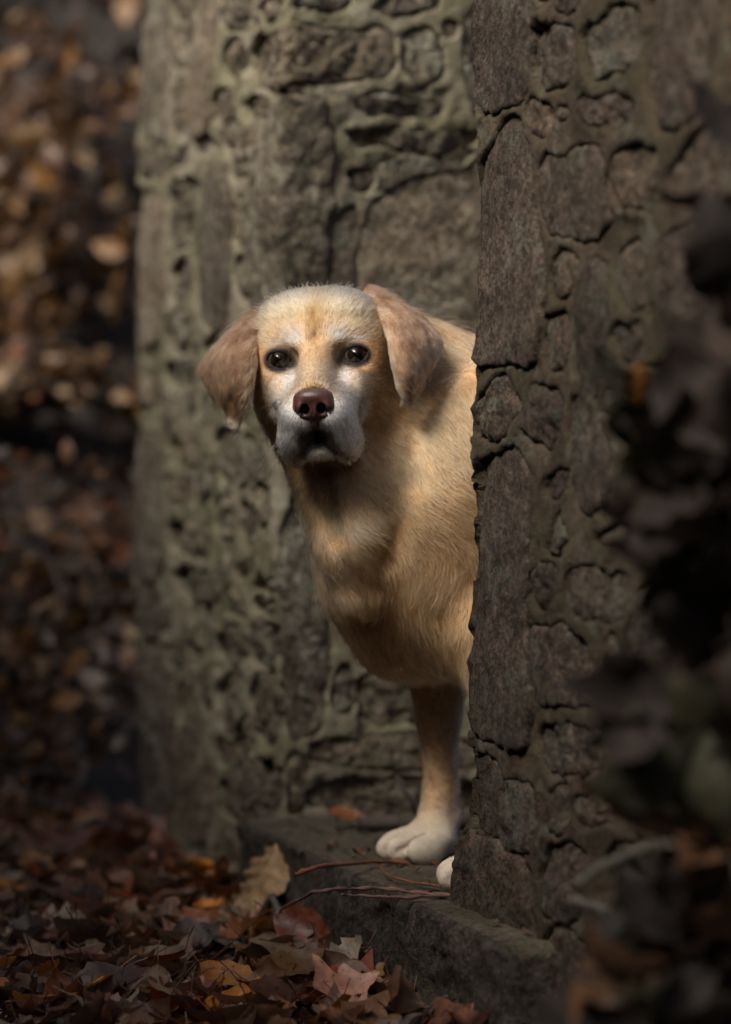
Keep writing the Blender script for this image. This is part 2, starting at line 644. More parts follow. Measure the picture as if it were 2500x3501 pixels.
def sample_mesh(v, f, nrm, dens, seed):
    """random points on quads; dens = strands per m2 per vertex"""
    rng = np.random.default_rng(seed)
    tri = np.concatenate([f[:, [0, 1, 2]], f[:, [0, 2, 3]]])
    a, b, c = v[tri[:, 0]], v[tri[:, 1]], v[tri[:, 2]]
    ar = np.linalg.norm(np.cross(b - a, c - a), axis=1) * .5 * dens[tri].mean(1)
    cnt = np.floor(ar + rng.random(len(ar))).astype(int)
    t = np.repeat(np.arange(len(tri)), cnt)
    u = rng.random((len(t), 2)); fl = u.sum(1) > 1; u[fl] = 1 - u[fl]
    w = np.stack([1 - u.sum(1), u[:, 0], u[:, 1]], 1)
    P = (v[tri[t]] * w[..., None]).sum(1)
    N = (nrm[tri[t]] * w[..., None]).sum(1)
    N /= np.linalg.norm(N, axis=1)[:, None] + 1e-9
    return P, N


def grow(P, N, flow, length, lift, rng, k=4, wav=.12, rad=.00022):
    """hair lying along flow; returns (n,k,3), (n,k)"""
    T = flow - (flow * N).sum(1)[:, None] * N
    T /= np.linalg.norm(T, axis=1)[:, None] + 1e-9
    B = np.cross(N, T)
    n = len(P)
    side = rng.normal(size=n) * wav
    ll = length * rng.uniform(.65, 1.15, n)
    lf = lift * rng.uniform(.6, 1.5, n)
    pos = np.empty((n, k, 3))
    tt = np.linspace(0, 1, k)
    for i, t in enumerate(tt):
        along = ll * t
        out = ll * (lf * (t - .55 * t * t))
        pos[:, i] = P - N * .0005 + T * along[:, None] + N * out[:, None] + B * (side * ll * t * t)[:, None]
    r = np.repeat((rad * np.array([1.0, 1.0, .8, .25])[:k] if k == 4 else rad * np.linspace(1, .2, k))[None], n, 0)
    return pos, r


dog = empty('dog', (float(PAW_R[0]), float(PAW_R[1]), STEP_Z))
tag(dog, 'yellow labrador dog with greying face peering round the stone doorway', 'dog')
dcol = coat(dv)
body = obj('body', mesh_np('body', dv, df, M_SKIN, colors=dcol), dog)

# --- coat strands
rngF = np.random.default_rng(3)
qv = to_head(dv)
sv = np.abs(qv[:, 0])
hd = np.linalg.norm(qv - np.array([0, -.03, -.02]), axis=1)
is_head = 1 - smooth01(hd, .125, .16)
dens = 330000 * (1 - is_head) + 900000 * is_head
dens = np.where(dv[:, 0] > .30, 20000, dens)
ex = sv - EYE[0]; ez = qv[:, 2] - EYE[2]
eye_bare = (np.sqrt((ex / 1.15) ** 2 + (ez * 1.08) ** 2) < .0150) & (qv[:, 1] > -.03)
nose_bare = (np.sqrt((qv[:, 0] / 22) ** 2 + ((qv[:, 2] + .047) / 17) ** 2) < .001 * 1.0) & (qv[:, 1] > .07)
mouth_in = (qv[:, 1] > 0) & (sv < .02) & (qv[:, 2] < -.074) & (qv[:, 1] < .055) & (qv[:, 2] > -.088)
dens = np.where(eye_bare | nose_bare | mouth_in, 0, dens)
P, N = sample_mesh(dv, df, dn, dens, 4)
front = (N * (np.array([0, 0, ZC]) - P)).sum(1) / np.linalg.norm(P - [0, 0, ZC], axis=1)
keep = (front > -.45) | (rngF.random(len(P)) < .25)
P, N = P[keep], N[keep]
q = to_head(P)
hw = 1 - smooth01(np.linalg.norm(q - np.array([0, -.03, -.02]), axis=1), .12, .16)
sg = np.sign(q[:, 0]) * np.minimum(np.abs(q[:, 0]) / .02, 1)
# face flow in head coordinates: away from the nose, up the bridge, out over brows, down the lips
noseq = np.array([0, .085, -.040])
away = q - noseq
away /= np.linalg.norm(away, axis=1)[:, None] + 1e-9
fl = away * 1.0
fl[:, 1] -= .9
fl[:, 2] += np.where(q[:, 2] < -.045, -.7, 0)
fl[:, 0] += sg * .35 * (q[:, 2] > -.03)
fl[:, 2] -= .7 * smooth01(np.abs(q[:, 0]), .04, .07)
flh = fl @ HM.T
# body flow: back and down, outward ruff on the neck
flb = BN * .55 + BU * -1.0 + np.zeros_like(P)
nk = np.clip(fbm(P, 11, 2, 9), -.6, .6)
flb += BN * nk[:, None] * 1.6 + BW * fbm(P, 14, 2, 13)[:, None] * .9
flow = flb * (1 - hw[:, None]) + flh * hw[:, None]
flow += np.stack([fbm(P, 45, 2, 20 + i) for i in range(3)], 1) * .35
zz = P[:, 2]
L = np.where(zz < .36, .012, .020)
L = L + (.012 - L) * smooth01(-zz, -.42, -.33)
L = np.where(zz < .345, .0075, L)
L = np.where(zz < .190, .0026, L)
Lh = .0130 - .0070 * smooth01(q[:, 1], -.01, .05)
re_ = np.sqrt(((np.abs(q[:, 0]) - EYE[0]) / 1.15) ** 2 + (q[:, 2] * 1.08) ** 2)
Lh = Lh * (.30 + .70 * smooth01(re_, .016, .034))
L = L * (1 - hw) + Lh * hw
lift = .46 * (1 - hw) + .36 * hw
stray = rngF.random(len(P)) < .035
L = np.where(stray & (re_ > .03), L * 1.55, L)
lift = np.where(stray, lift * 1.5, lift)
clump = fbm(P, 170, 2, 30)
pos, rad = grow(P, N, flow, L, lift, rngF, rad=.00030)
hcol = coat(P) * np.clip(1 + .9 * clump + rngF.normal(size=len(P)) * .2, .35, 1.7)[:, None]
hcol = np.clip(hcol, .006, .88)
rad *= (.75 + .5 * rngF.random(len(P)))[:, None]
rad = np.where((hw > .5)[:, None], rad * 1.05, rad * .95)
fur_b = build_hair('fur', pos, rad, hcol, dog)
print('strands', len(P), 'dog verts', len(dv))

# --- whiskers
wr = np.random.default_rng(8)
wp = []
for s in (-1, 1):
    for k in range(9):
        a = np.array([s * (30 + wr.uniform(-4, 8)), 45 + wr.uniform(-20, 18), -70 - wr.uniform(0, 32)]) * MM
        out = np.array([s * wr.uniform(.6, 1.0), wr.uniform(-.3, .5), -wr.uniform(.3, .9)])
        ln = wr.uniform(.03, .05)
        t = np.linspace(0, 1, 4)
        wp.append(from_head(np.stack([a + out * ln * x + np.array([0, -.3, -.6]) * ln * x * x * .5 for x in t])))
wp = np.array(wp)
build_hair('whiskers', wp, np.repeat(np.array([[.00022, .0002, .00015, .00005]]), len(wp), 0),
           np.repeat(np.array([[.6, .55, .45]]), len(wp), 0), dog)


# --- nose leather
def nose_sdf(q):
    s = q.copy(); s[:, 0] = np.abs(s[:, 0])
    m = lambda *a: np.array(a) * MM
    d = s_ell(s, m(0, 86, -38), m(21.5, 15, 11))
    d = smin(d, s_ell(s, m(13, 88, -47), m(10, 12, 10)), 5 * MM)
    d = smin(d, s_ell(s, m(0, 89, -50), m(8, 11, 13)), 5 * MM)
    d = smin(d, s_ell(s, m(10, 84, -57), m(10, 10, 6)), 5 * MM)
    d = smin(d, s_ell(s, m(0, 84, -64), m(5, 8, 8)), 5 * MM)
    # comma nostrils
    hole = s_ell(s, m(8.8, 101, -50), m(4.8, 14, 5.8))
    hole = smin(hole, s_cone(s, m(9, 98, -54), m(18.5, 92, -55), 3.2 * MM, 2.2 * MM), 2 * MM)
    d = smax(d, -hole, 2 * MM)
    d = smax(d, -s_cone(s, m(0, 101.5, -42), m(0, 97, -66), 1.0 * MM, 1.0 * MM), 2 * MM)
    return d


nv, nf = surface_nets(nose_sdf, np.array([-30, 60, -78]) * MM, np.array([30, 112, -20]) * MM, .0009)
s = np.abs(nv[:, 0])
ncol = np.repeat(np.array([[.085, .036, .028]]), len(nv), 0)
ncol = lerp(ncol, [.095, .055, .055], smooth01(nv[:, 2], -.040, -.030) * .8)
ncol = lerp(ncol, [.06, .035, .03], smooth01(-nv[:, 2], .053, .060) * .85)
hole = s_ell(np.stack([s, nv[:, 1], nv[:, 2]], 1), np.array([9, 100, -50]) * MM, np.array([4.4, 14, 5.4]) * MM)
ncol = lerp(ncol, [.008, .006, .006], 1 - smooth01(hole, .0002, .0018))
ncol = lerp(ncol, [.03, .02, .02], smooth01(-nv[:, 1], -.082, -.076))
ncol *= (1 + fbm(nv, 300, 2, 5) * .5)[:, None]
tn = NT('nose_leather')
a_ = tn.n('ShaderNodeAttribute', attribute_name='col')
tn.l(a_.outputs['Color'], tn.b.inputs['Base Color'])
tn.b.inputs['Roughness'].default_value = .32
tc_ = tn.n('ShaderNodeTexCoord')
vo = tn.n('ShaderNodeTexVoronoi', i_Scale=900.0)
tn.l(tc_.outputs['Object'], vo.inputs['Vector'])
bp = tn.n('ShaderNodeBump', i_Strength=.35, i_Distance=.0006)
tn.l(vo.outputs['Distance'], bp.inputs['Height'])
tn.l(bp.outputs[0], tn.b.inputs['Normal'])
nose = obj('nose', mesh_np('nose', from_head(nv - np.array([0, 0, .003])), nf[:, ::-1].copy(), tn.m, colors=np.clip(ncol, .004, 1)), dog)

# --- eyes
te = NT('eye')
tcc = te.n('ShaderNodeTexCoord')
grd = te.n('ShaderNodeVectorMath', operation='LENGTH')
mp = te.n('ShaderNodeMapping', i_Scale=(1, 0, 1))
te.l(tcc.outputs['Object'], mp.inputs[0]); te.l(mp.outputs[0], grd.inputs[0])
te.l(te.ramp(te.math('MULTIPLY', grd.outputs['Value'], 80.0),
             [(.30, (.004, .003, .003)), (.38, (.016, .0065, .003)), (.66, (.011, .005, .003)), (.74, (.008, .005, .004)), (.9, (.10, .075, .06))]),
     te.b.inputs['Base Color'])
te.b.inputs['Roughness'].default_value = .05
te.b.inputs['IOR'].default_value = 1.45
bm = bmesh.new()
bmesh.ops.create_uvsphere(bm, u_segments=32, v_segments=24, radius=.0135)
for v in bm.verts:       # cornea bulge towards +y
    r = math.hypot(v.co.x, v.co.z)
    if v.co.y > 0 and r < .0075:
        v.co.y += .0016 * (1 - (r / .0075) ** 2)
me_eye = bpy.data.meshes.new('eye'); bm.to_mesh(me_eye); bm.free()
me_eye.polygons.foreach_set('use_smooth', np.ones(len(me_eye.polygons), dtype=bool))
me_eye.materials.append(te.m)
for s in (-1, 1):
    o = bpy.data.objects.new('eye', me_eye)
    COL.objects.link(o)
    o.parent = dog
    c = from_head(EYE * [s, 1, 1])
    look = unit(np.array([0, 0, ZC + .1]) - c) + HR * s * .08
    q_ = Vector(look).to_track_quat('Y', 'Z')
    o.rotation_euler = q_.to_euler()
    o.location = Vector(c) - dog.location


# --- ears
def catmull(P, t):
    """P (n,3) control rows, t in 0..n-1"""
    n = len(P)
    i = np.clip(np.floor(t).astype(int), 0, n - 2)
    f = (t - i)[:, None]
    p0 = P[np.maximum(i - 1, 0)]; p1 = P[i]; p2 = P[i + 1]; p3 = P[np.minimum(i + 2, n - 1)]
    return .5 * (2 * p1 + (p2 - p0) * f + (2 * p0 - 5 * p1 + 4 * p2 - p3) * f ** 2 + (3 * p1 - p0 - 3 * p2 + p3) * f ** 3)


def ear(rows, colf, seed, label):
    R = np.array([[W(*c) for c in r] for r in rows])          # (nr, nc, 3)
    nr, nc = R.shape[:2]
    nu, nvv = 70, 44
    tu = np.linspace(0, nr - 1, nu); tv = np.linspace(0, nc - 1, nvv)
    A = np.stack([catmull(R[:, j], tu) for j in range(nc)], 1)    # (nu, nc, 3)
    S = np.stack([catmull(A[i], tv) for i in range(nu)], 0)       # (nu, nv, 3)
    du = np.gradient(S, axis=0); dw = np.gradient(S, axis=1)
    Nn = np.cross(du, dw)
    Nn /= np.linalg.norm(Nn, axis=2)[..., None] + 1e-9
    if Nn[nu // 2, nvv // 2, 1] > 0:
        Nn = -Nn
    rim = np.minimum(np.minimum(np.linspace(0, 1, nvv), np.linspace(1, 0, nvv)) * 7, 1)
    rim = np.sqrt(1 - (1 - rim) ** 2)
    ru = np.minimum(np.linspace(1, 0, nu) * 12, 1); ru = np.sqrt(1 - (1 - ru) ** 2)
    th = .0042 * rim[None] * ru[:, None] + .0003
    wr_ = fbm(S.reshape(-1, 3), 38, 2, seed).reshape(nu, nvv) * .0035
    top = S + Nn * (th + wr_)[..., None]
    bot = S - Nn * (th - wr_)[..., None]
    V = np.concatenate([top.reshape(-1, 3), bot.reshape(-1, 3)])
    k = nu * nvv
    ii, jj = np.meshgrid(np.arange(nu - 1), np.arange(nvv - 1), indexing='ij')
    a = (ii * nvv + jj).ravel(); b = a + 1; c = a + nvv + 1; d = a + nvv
    f1 = np.stack([a, b, c, d], 1)
    f2 = np.stack([a + k, d + k, c + k, b + k], 1)
    ring = [(0, j) for j in range(nvv)] + [(i, nvv - 1) for i in range(1, nu)] + \
           [(nu - 1, j) for j in range(nvv - 2, -1, -1)] + [(i, 0) for i in range(nu - 2, 0, -1)]
    ring = np.array([i * nvv + j for i, j in ring])
    nx = np.roll(ring, -1)
    f3 = np.stack([ring, ring + k, nx + k, nx], 1)
    F = np.concatenate([f1, f2, f3])
    cv = colf(V)
    me = mesh_np('ear', V, F, M_SKIN, colors=cv)
    o = obj('ear', me, dog)
    # fur down the flap
    NV = np.concatenate([Nn.reshape(-1, 3), -Nn.reshape(-1, 3)])
    uv = np.stack(np.meshgrid(np.linspace(0, 1, nu), np.linspace(0, 1, nvv), indexing='ij'), -1).reshape(-1, 2)
    Fd = np.concatenate([f1, f2])
    rg = np.random.default_rng(seed)
    dn_ = np.concatenate([np.full(k, 900000.), np.full(k, 200000.)])
    Pp, Np = sample_mesh(V, Fd, NV, dn_, seed)
    tipd = np.linalg.norm(Pp - R[-1].mean(0), axis=1) > .007
    Pp, Np = Pp[tipd], Np[tipd]
    down = (R[-1].mean(0) - R[0].mean(0))
    outw = (R[nr // 2, -1] - R[nr // 2, 0])
    flw = unit(down)[None] + unit(outw)[None] * .25 + np.stack([fbm(Pp, 40, 2, seed + i) for i in range(3)], 1) * .6
    st_ = rg.random(len(Pp)) < .02
    po, ra = grow(Pp, Np, flw, np.where(st_, .018, .0115), np.where(st_, .55, .34), rg, rad=.00028)
    cl = colf(Pp) * np.clip(1 + .8 * fbm(Pp, 160, 2, 30) + rg.normal(size=len(Pp)) * .16, .4, 1.6)[:, None]
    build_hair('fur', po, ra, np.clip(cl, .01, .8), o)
    o['label'] = label
    return o


def ear_col(front_rows):
    Fr = np.array([W(*c) for c in front_rows])

    def f(p):
        c = np.repeat(np.array([[.255, .138, .072]]), len(p), 0)
        n = fbm(p * np.array([1, 1, .4]), 70, 3, 4)
        c = lerp(c, [.115, .050, .025], np.clip(.35 + n * 1.7, 0, .9))
        d = np.min(np.linalg.norm(p[:, None] - Fr[None], axis=2), 1)
        c = lerp(c, [.50, .35, .22], (1 - smooth01(d, .005, .016)) * .8)
        return np.clip(c * (1 + fbm(p, 80, 2, 8) * .3)[:, None], .02, .8)
    return f


rows_l = [
    [(936, 1062, 2.733), (915, 1048, 2.753), (895, 1052, 2.773), (884, 1085, 2.793)],
    [(908, 1095, 2.710), (880, 1085, 2.723), (840, 1100, 2.743), (806, 1148, 2.773)],
    [(888, 1170, 2.696), (850, 1160, 2.696), (790, 1165, 2.713), (738, 1195, 2.753)],
    [(876, 1250, 2.688), (838, 1245, 2.683), (770, 1235, 2.700), (697, 1256, 2.743)],
    [(868, 1320, 2.690), (836, 1325, 2.683), (780, 1310, 2.696), (718, 1315, 2.733)],
    [(852, 1382, 2.696), (832, 1388, 2.692), (800, 1378, 2.700), (760, 1372, 2.726)],
    [(822, 1425, 2.704), (815, 1430, 2.703), (804, 1425, 2.706), (795, 1408, 2.718)],
    [(811, 1437, 2.708), (807, 1440, 2.708), (803, 1438, 2.709), (799, 1430, 2.713)]]
rows_r = [
    [(1236, 1015, 2.727), (1245, 995, 2.747), (1258, 985, 2.767), (1285, 992, 2.787)],
    [(1285, 1075, 2.702), (1310, 1055, 2.712), (1345, 1040, 2.732), (1375, 1052, 2.767)],
    [(1318, 1145, 2.690), (1355, 1125, 2.690), (1405, 1098, 2.712), (1446, 1105, 2.752)],
    [(1336, 1215, 2.684), (1375, 1205, 2.676), (1435, 1170, 2.697), (1494, 1160, 2.737)],
    [(1348, 1280, 2.684), (1385, 1280, 2.674), (1435, 1250, 2.690), (1486, 1210, 2.724)],
    [(1362, 1330, 2.688), (1390, 1330, 2.680), (1420, 1310, 2.692), (1448, 1280, 2.717)],
    [(1380, 1366, 2.694), (1395, 1366, 2.690), (1406, 1356, 2.696), (1420, 1338, 2.707)],
    [(1394, 1388, 2.700), (1397, 1388, 2.699), (1399, 1386, 2.700), (1402, 1380, 2.702)]]
ear(rows_l, ear_col([r[0] for r in rows_l]), 41, 'brown ear flap folded out to the side')
ear(rows_r, ear_col([r[0] for r in rows_r]), 42, 'brown ear flap hanging down over the neck')
# ================================================================== plan of the doorway
WN = np.array([0.953, 0.303]); WN /= np.linalg.norm(WN)        # into the building
WT = np.array([WN[1], -WN[0]])                                  # along the wall towards the camera
WALL_TOP = 1.75


def tab(t):
    t = np.array(t, float)
    return lambda y: np.interp(y, t[:, 0], t[:, 1])


class Wall:
    """unfolded wall: u runs along the wall line, z up, h outwards"""

    def __init__(self, origin, corners_px, kind):
        self.o = np.array(origin, float)
        self.kind = kind
        self.tabs = [tab(c) for c in corners_px]
        self.zt = np.linspace(-.1, WALL_TOP + .1, 60)
        self.ct = [np.array([self._s_at(t, z) for z in self.zt]) for t in self.tabs]

    def _s_out(self, px):
        """distance along WT from origin of the outer-face point seen at px"""
        a = (px - 1250.0) / FPX
        return (a * self.o[1] - self.o[0]) / (WT[0] - a * WT[1])

    def _s_at(self, t, z):
        d = self.o[1]; py = 1750
        for _ in range(6):
            py = 1750.5 + (ZC - z) / d * FPX
            s = self._s_out(t(py))
            d = self.o[1] + WT[1] * s
        return s

    def c(self, k, z):
        return np.interp(z, self.zt, self.ct[k])

    def px2uz(self, px, py):
        s = self._s_out(px)
        d = self.o[1] + WT[1] * s
        z = ZC - (py - 1750.5) / FPX * d
        if self.kind == 'right':
            return s - self.c(0, z), z
        c1 = self.c(1, z)
        if s <= c1:
            return s - c1, z
        # on the reveal
        a = (px - 1250.0) / FPX
        o = self.o + WT * c1
        r = (a * o[1] - o[0]) / (WN[0] - a * WN[1])
        d = o[1] + WN[1] * r
        return r, ZC - (py - 1750.5) / FPX * d

    def relief(self, u):
        # the long faces are nearly flat, the jambs rougher
        if self.kind == 'right':
            return .42 + .58 * smooth01(-u, -.035, .0)
        return .82 - .25 * smooth01(u, -.03, .01)

    def xyz(self, u, z, h):
        u = np.asarray(u, float); z = np.asarray(z, float); h = np.asarray(h, float)
        if self.kind == 'right':
            cs = [(np.zeros_like(u), self.c(0, z), (-WN, WT))]
        else:
            c0, c1 = self.c(0, z), self.c(1, z)
            cs = [(c0 - c1, c0, (-WN, WT)), (np.zeros_like(u), c1, (WT, WN))]
        P = np.zeros((len(u), 2)); N = np.zeros((len(u), 2))
        done = np.zeros(len(u), bool)
        a = .011
        for k, (uc, s, (t1, t2)) in enumerate(cs):
            C = self.o + WT * s[:, None]
            m1 = np.array([t1[1], -t1[0]]); m2 = np.array([t2[1], -t2[0]])
            x = u - uc
            lo = (~done) & (x < -a)
            P[lo] = C[lo] + t1 * x[lo, None]; N[lo] = m1
            mid = (~done) & (x >= -a) & (x <= a)
            q = ((x + a) / (2 * a))[:, None]
            bz = (1 - q) ** 2 * (C - t1 * a) + 2 * q * (1 - q) * C + q ** 2 * (C + t2 * a)
            nn = m1 * (1 - q) + m2 * q
            nn /= np.linalg.norm(nn, axis=1)[:, None]
            P[mid] = bz[mid]; N[mid] = nn[mid]
            done |= lo | mid
            if k == len(cs) - 1:
                hi = ~done
                P[hi] = C[hi] + t2 * x[hi, None]; N[hi] = m2
        h = h * self.relief(u)
        P = P + N * h[:, None]
        return np.stack([P[:, 0], P[:, 1], z], 1)


R0 = np.array([(1628 - 1250) / FPX * 2.52, 2.52])
L0 = np.array([(962 - 1250) / FPX * 3.30, 3.30])
wall_r = Wall(R0, [[(-400, 1630), (0, 1628), (300, 1620), (700, 1630), (1200, 1624), (1450, 1612), (1650, 1614), (1900, 1602), (2250, 1580), (2500, 1592), (2700, 1592), (2950, 1576), (3200, 1560), (3600, 1550)]], 'right')
wall_l = Wall(L0, [[(-400, 476), (0, 476), (300, 476), (650, 470), (1000, 470), (1400, 475), (1600, 458), (1900, 450), (2100, 456), (2400, 462), (2900, 462)],
                   [(-400, 980), (0, 980), (330, 974), (600, 955), (1000, 946), (1800, 946), (2100, 958), (2560, 968), (3000, 965)]], 'left')

# ---- stones, traced as outlines on the wall faces (photograph pixels); level in mm, roughness, tone
STONES_R = [
    ('1628,-150 1622,120 1617,300 1640,392 1680,380 1740,360 1785,330 1800,250 1803,100 1806,-150', 6, 1.0),
    ('1650,545 1700,470 1757,395 1788,476 1813,554 1822,692 1840,831 1850,943 1850,1072 1842,1202 1830,1230 1785,1238 1686,1245 1634,1222 1620,1160 1625,1000 1630,800 1628,650', 6, 1.0),
    ('1643,1335 1703,1309 1729,1318 1751,1353 1766,1396 1751,1430 1746,1473 1703,1520 1643,1508 1613,1473 1617,1387', 8, 2.6),
    ('1628,1603 1669,1585 1703,1590 1746,1555 1777,1572 1805,1607 1815,1650 1802,1905 1790,2095 1797,2169 1810,2328 1822,2380 1816,2460 1800,2578 1740,2540 1656,2508 1600,2488 1580,2354 1574,2222 1596,2117 1598,1905 1605,1750', 6, 1.0),
    ('1590,2586 1619,2570 1656,2591 1709,2623 1719,2665 1793,2686 1825,2723 1832,2803 1812,2855 1810,2925 1690,2865 1598,2820', 2, 1.8),
    ('1588,2850 1690,2890 1808,2950 1812,3120 1830,3260 1700,3400 1560,3400 1560,3100 1574,2960', 6, 1.4),
    ('1871,-60 1990,-60 1988,5 1955,36 1890,30', -10, 1.5),
    ('1812,105 1880,94 1942,99 1960,170 1962,235 1932,296 1838,298 1820,235 1803,180', -16, 2.8),
    ('1990,88 2055,60 2158,32 2174,62 2168,155 2153,213 2100,253 2030,248 1990,190', -16, 2.4),
    ('1792,354 1845,362 1890,382 1890,440 1845,468 1797,440', -14, 2.6),
    ('1904,378 1936,383 1930,428 1912,440', -12, 2.0),
    ('1972,348 2070,340 2165,340 2167,408 2126,425 2043,441 1990,418', -16, 2.4),
    ('1840,553 1955,531 1988,519 2057,519 2057,655 2064,788 1988,811 1905,809 1863,788 1845,665', -6, 1.1),
    ('2100,524 2210,514 2245,531 2250,637 2235,727 2128,723 2086,655 2080,582', -14, 2.4),
    ('2218,-80 2432,-80 2420,222 2385,353 2330,417 2256,446 2214,380 2212,220', -4, 1.4),
    ('2312,534 2400,450 2500,408 2560,500 2520,700 2322,696 2282,600', -6, 1.6),
    ('1885,880 1957,883 1962,965 1954,1000 1910,1021 1890,1012 1880,956', -18, 2.6),
    ('2002,903 2048,908 2068,985 2076,1072 2066,1160 2064,1290 2028,1356 1987,1396 1962,1330 1969,1200 1975,1072 1981,1020', -4, 1.6),
    ('2099,840 2197,846 2208,960 2202,1026 2142,1036 2108,950', -12, 2.0),
    ('2094,1110 2171,1106 2199,1141 2179,1199 2131,1240 2107,1199 2091,1146', -14, 2.4),
    ('1862,1085 1937,1085 1937,1159 1929,1202 1917,1254 1879,1266 1866,1180 1862,1124', -16, 2.4),
    ('1822,1314 1866,1327 1906,1363 1906,1439 1881,1517 1855,1530 1810,1492 1785,1472 1793,1430 1813,1368', -2, 2.8),
    ('1939,1370 1988,1352 2029,1378 2047,1482 2076,1560 2071,1697 2020,1735 1974,1693 1949,1609 1944,1504 1940,1439', -2, 1.8),
    ('1862,1630 1893,1608 1925,1631 1925,1686 1910,1699 1870,1699', -18, 2.4),
    ('1815,1940 1851,1915 1900,1935 1900,2000 1876,2055 1837,2065 1808,2027', -14, 2.8),
    ('1943,1962 1988,1957 2143,1968 2148,2072 2108,2113 2017,2113 1954,2087 1940,2037', -6, 1.4),
    ('1806,2136 1888,2152 1976,2184 2016,2235 2021,2380 2011,2419 1941,2408 1838,2382 1823,2328 1807,2222', -5, 1.3),
    ('1838,2485 1909,2495 2049,2501 2064,2549 2053,2620 1994,2640 1920,2640 1865,2635 1844,2565', -14, 2.6),
    ('2192,1990 2290,1955 2336,2060 2326,2275 2276,2482 2124,2482 2105,2328 2140,2170', -2, 1.6),
    ('2036,1826 2163,1810 2168,1877 2068,1872 2030,1847', -16, 2.4),
    ('1964,2738 2031,2722 2106,2783 2090,2825 1990,2825 1960,2787', -4, 2.4),
    ('1880,2696 1943,2701 1938,2803 1907,2851 1860,2841', -6, 2.0),
    ('2112,2534 2276,2534 2296,2700 2200,2756 2124,2690', -4, 1.8),
    ('1853,2904 1988,2884 2006,3020 1958,3146 1864,3146', -4, 2.0),
    ('2053,2884 2218,2884 2246,3050 2198,3196 2044,3176', -4, 2.0),
    ('2253,800 2420,784 2476,950 2436,1146 2303,1146 2244,1000', -8, 2.0),
    ('2122,1304 2300,1234 2496,1304 2446,1500 2252,1596 2114,1500', -6, 2.0),
    ('2132,1624 2300,1654 2496,1604 2476,1850 2252,1876 2143,1760', -6, 2.0),
    ('2383,2004 2556,1954 2556,2350 2384,2396', -6, 2.0),
    ('2334,2524 2546,2484 2546,2796 2353,2776', -6, 2.0),
    ('1850,3180 1990,3190 2010,3330 1960,3450 1850,3450', -4, 2.0),
]
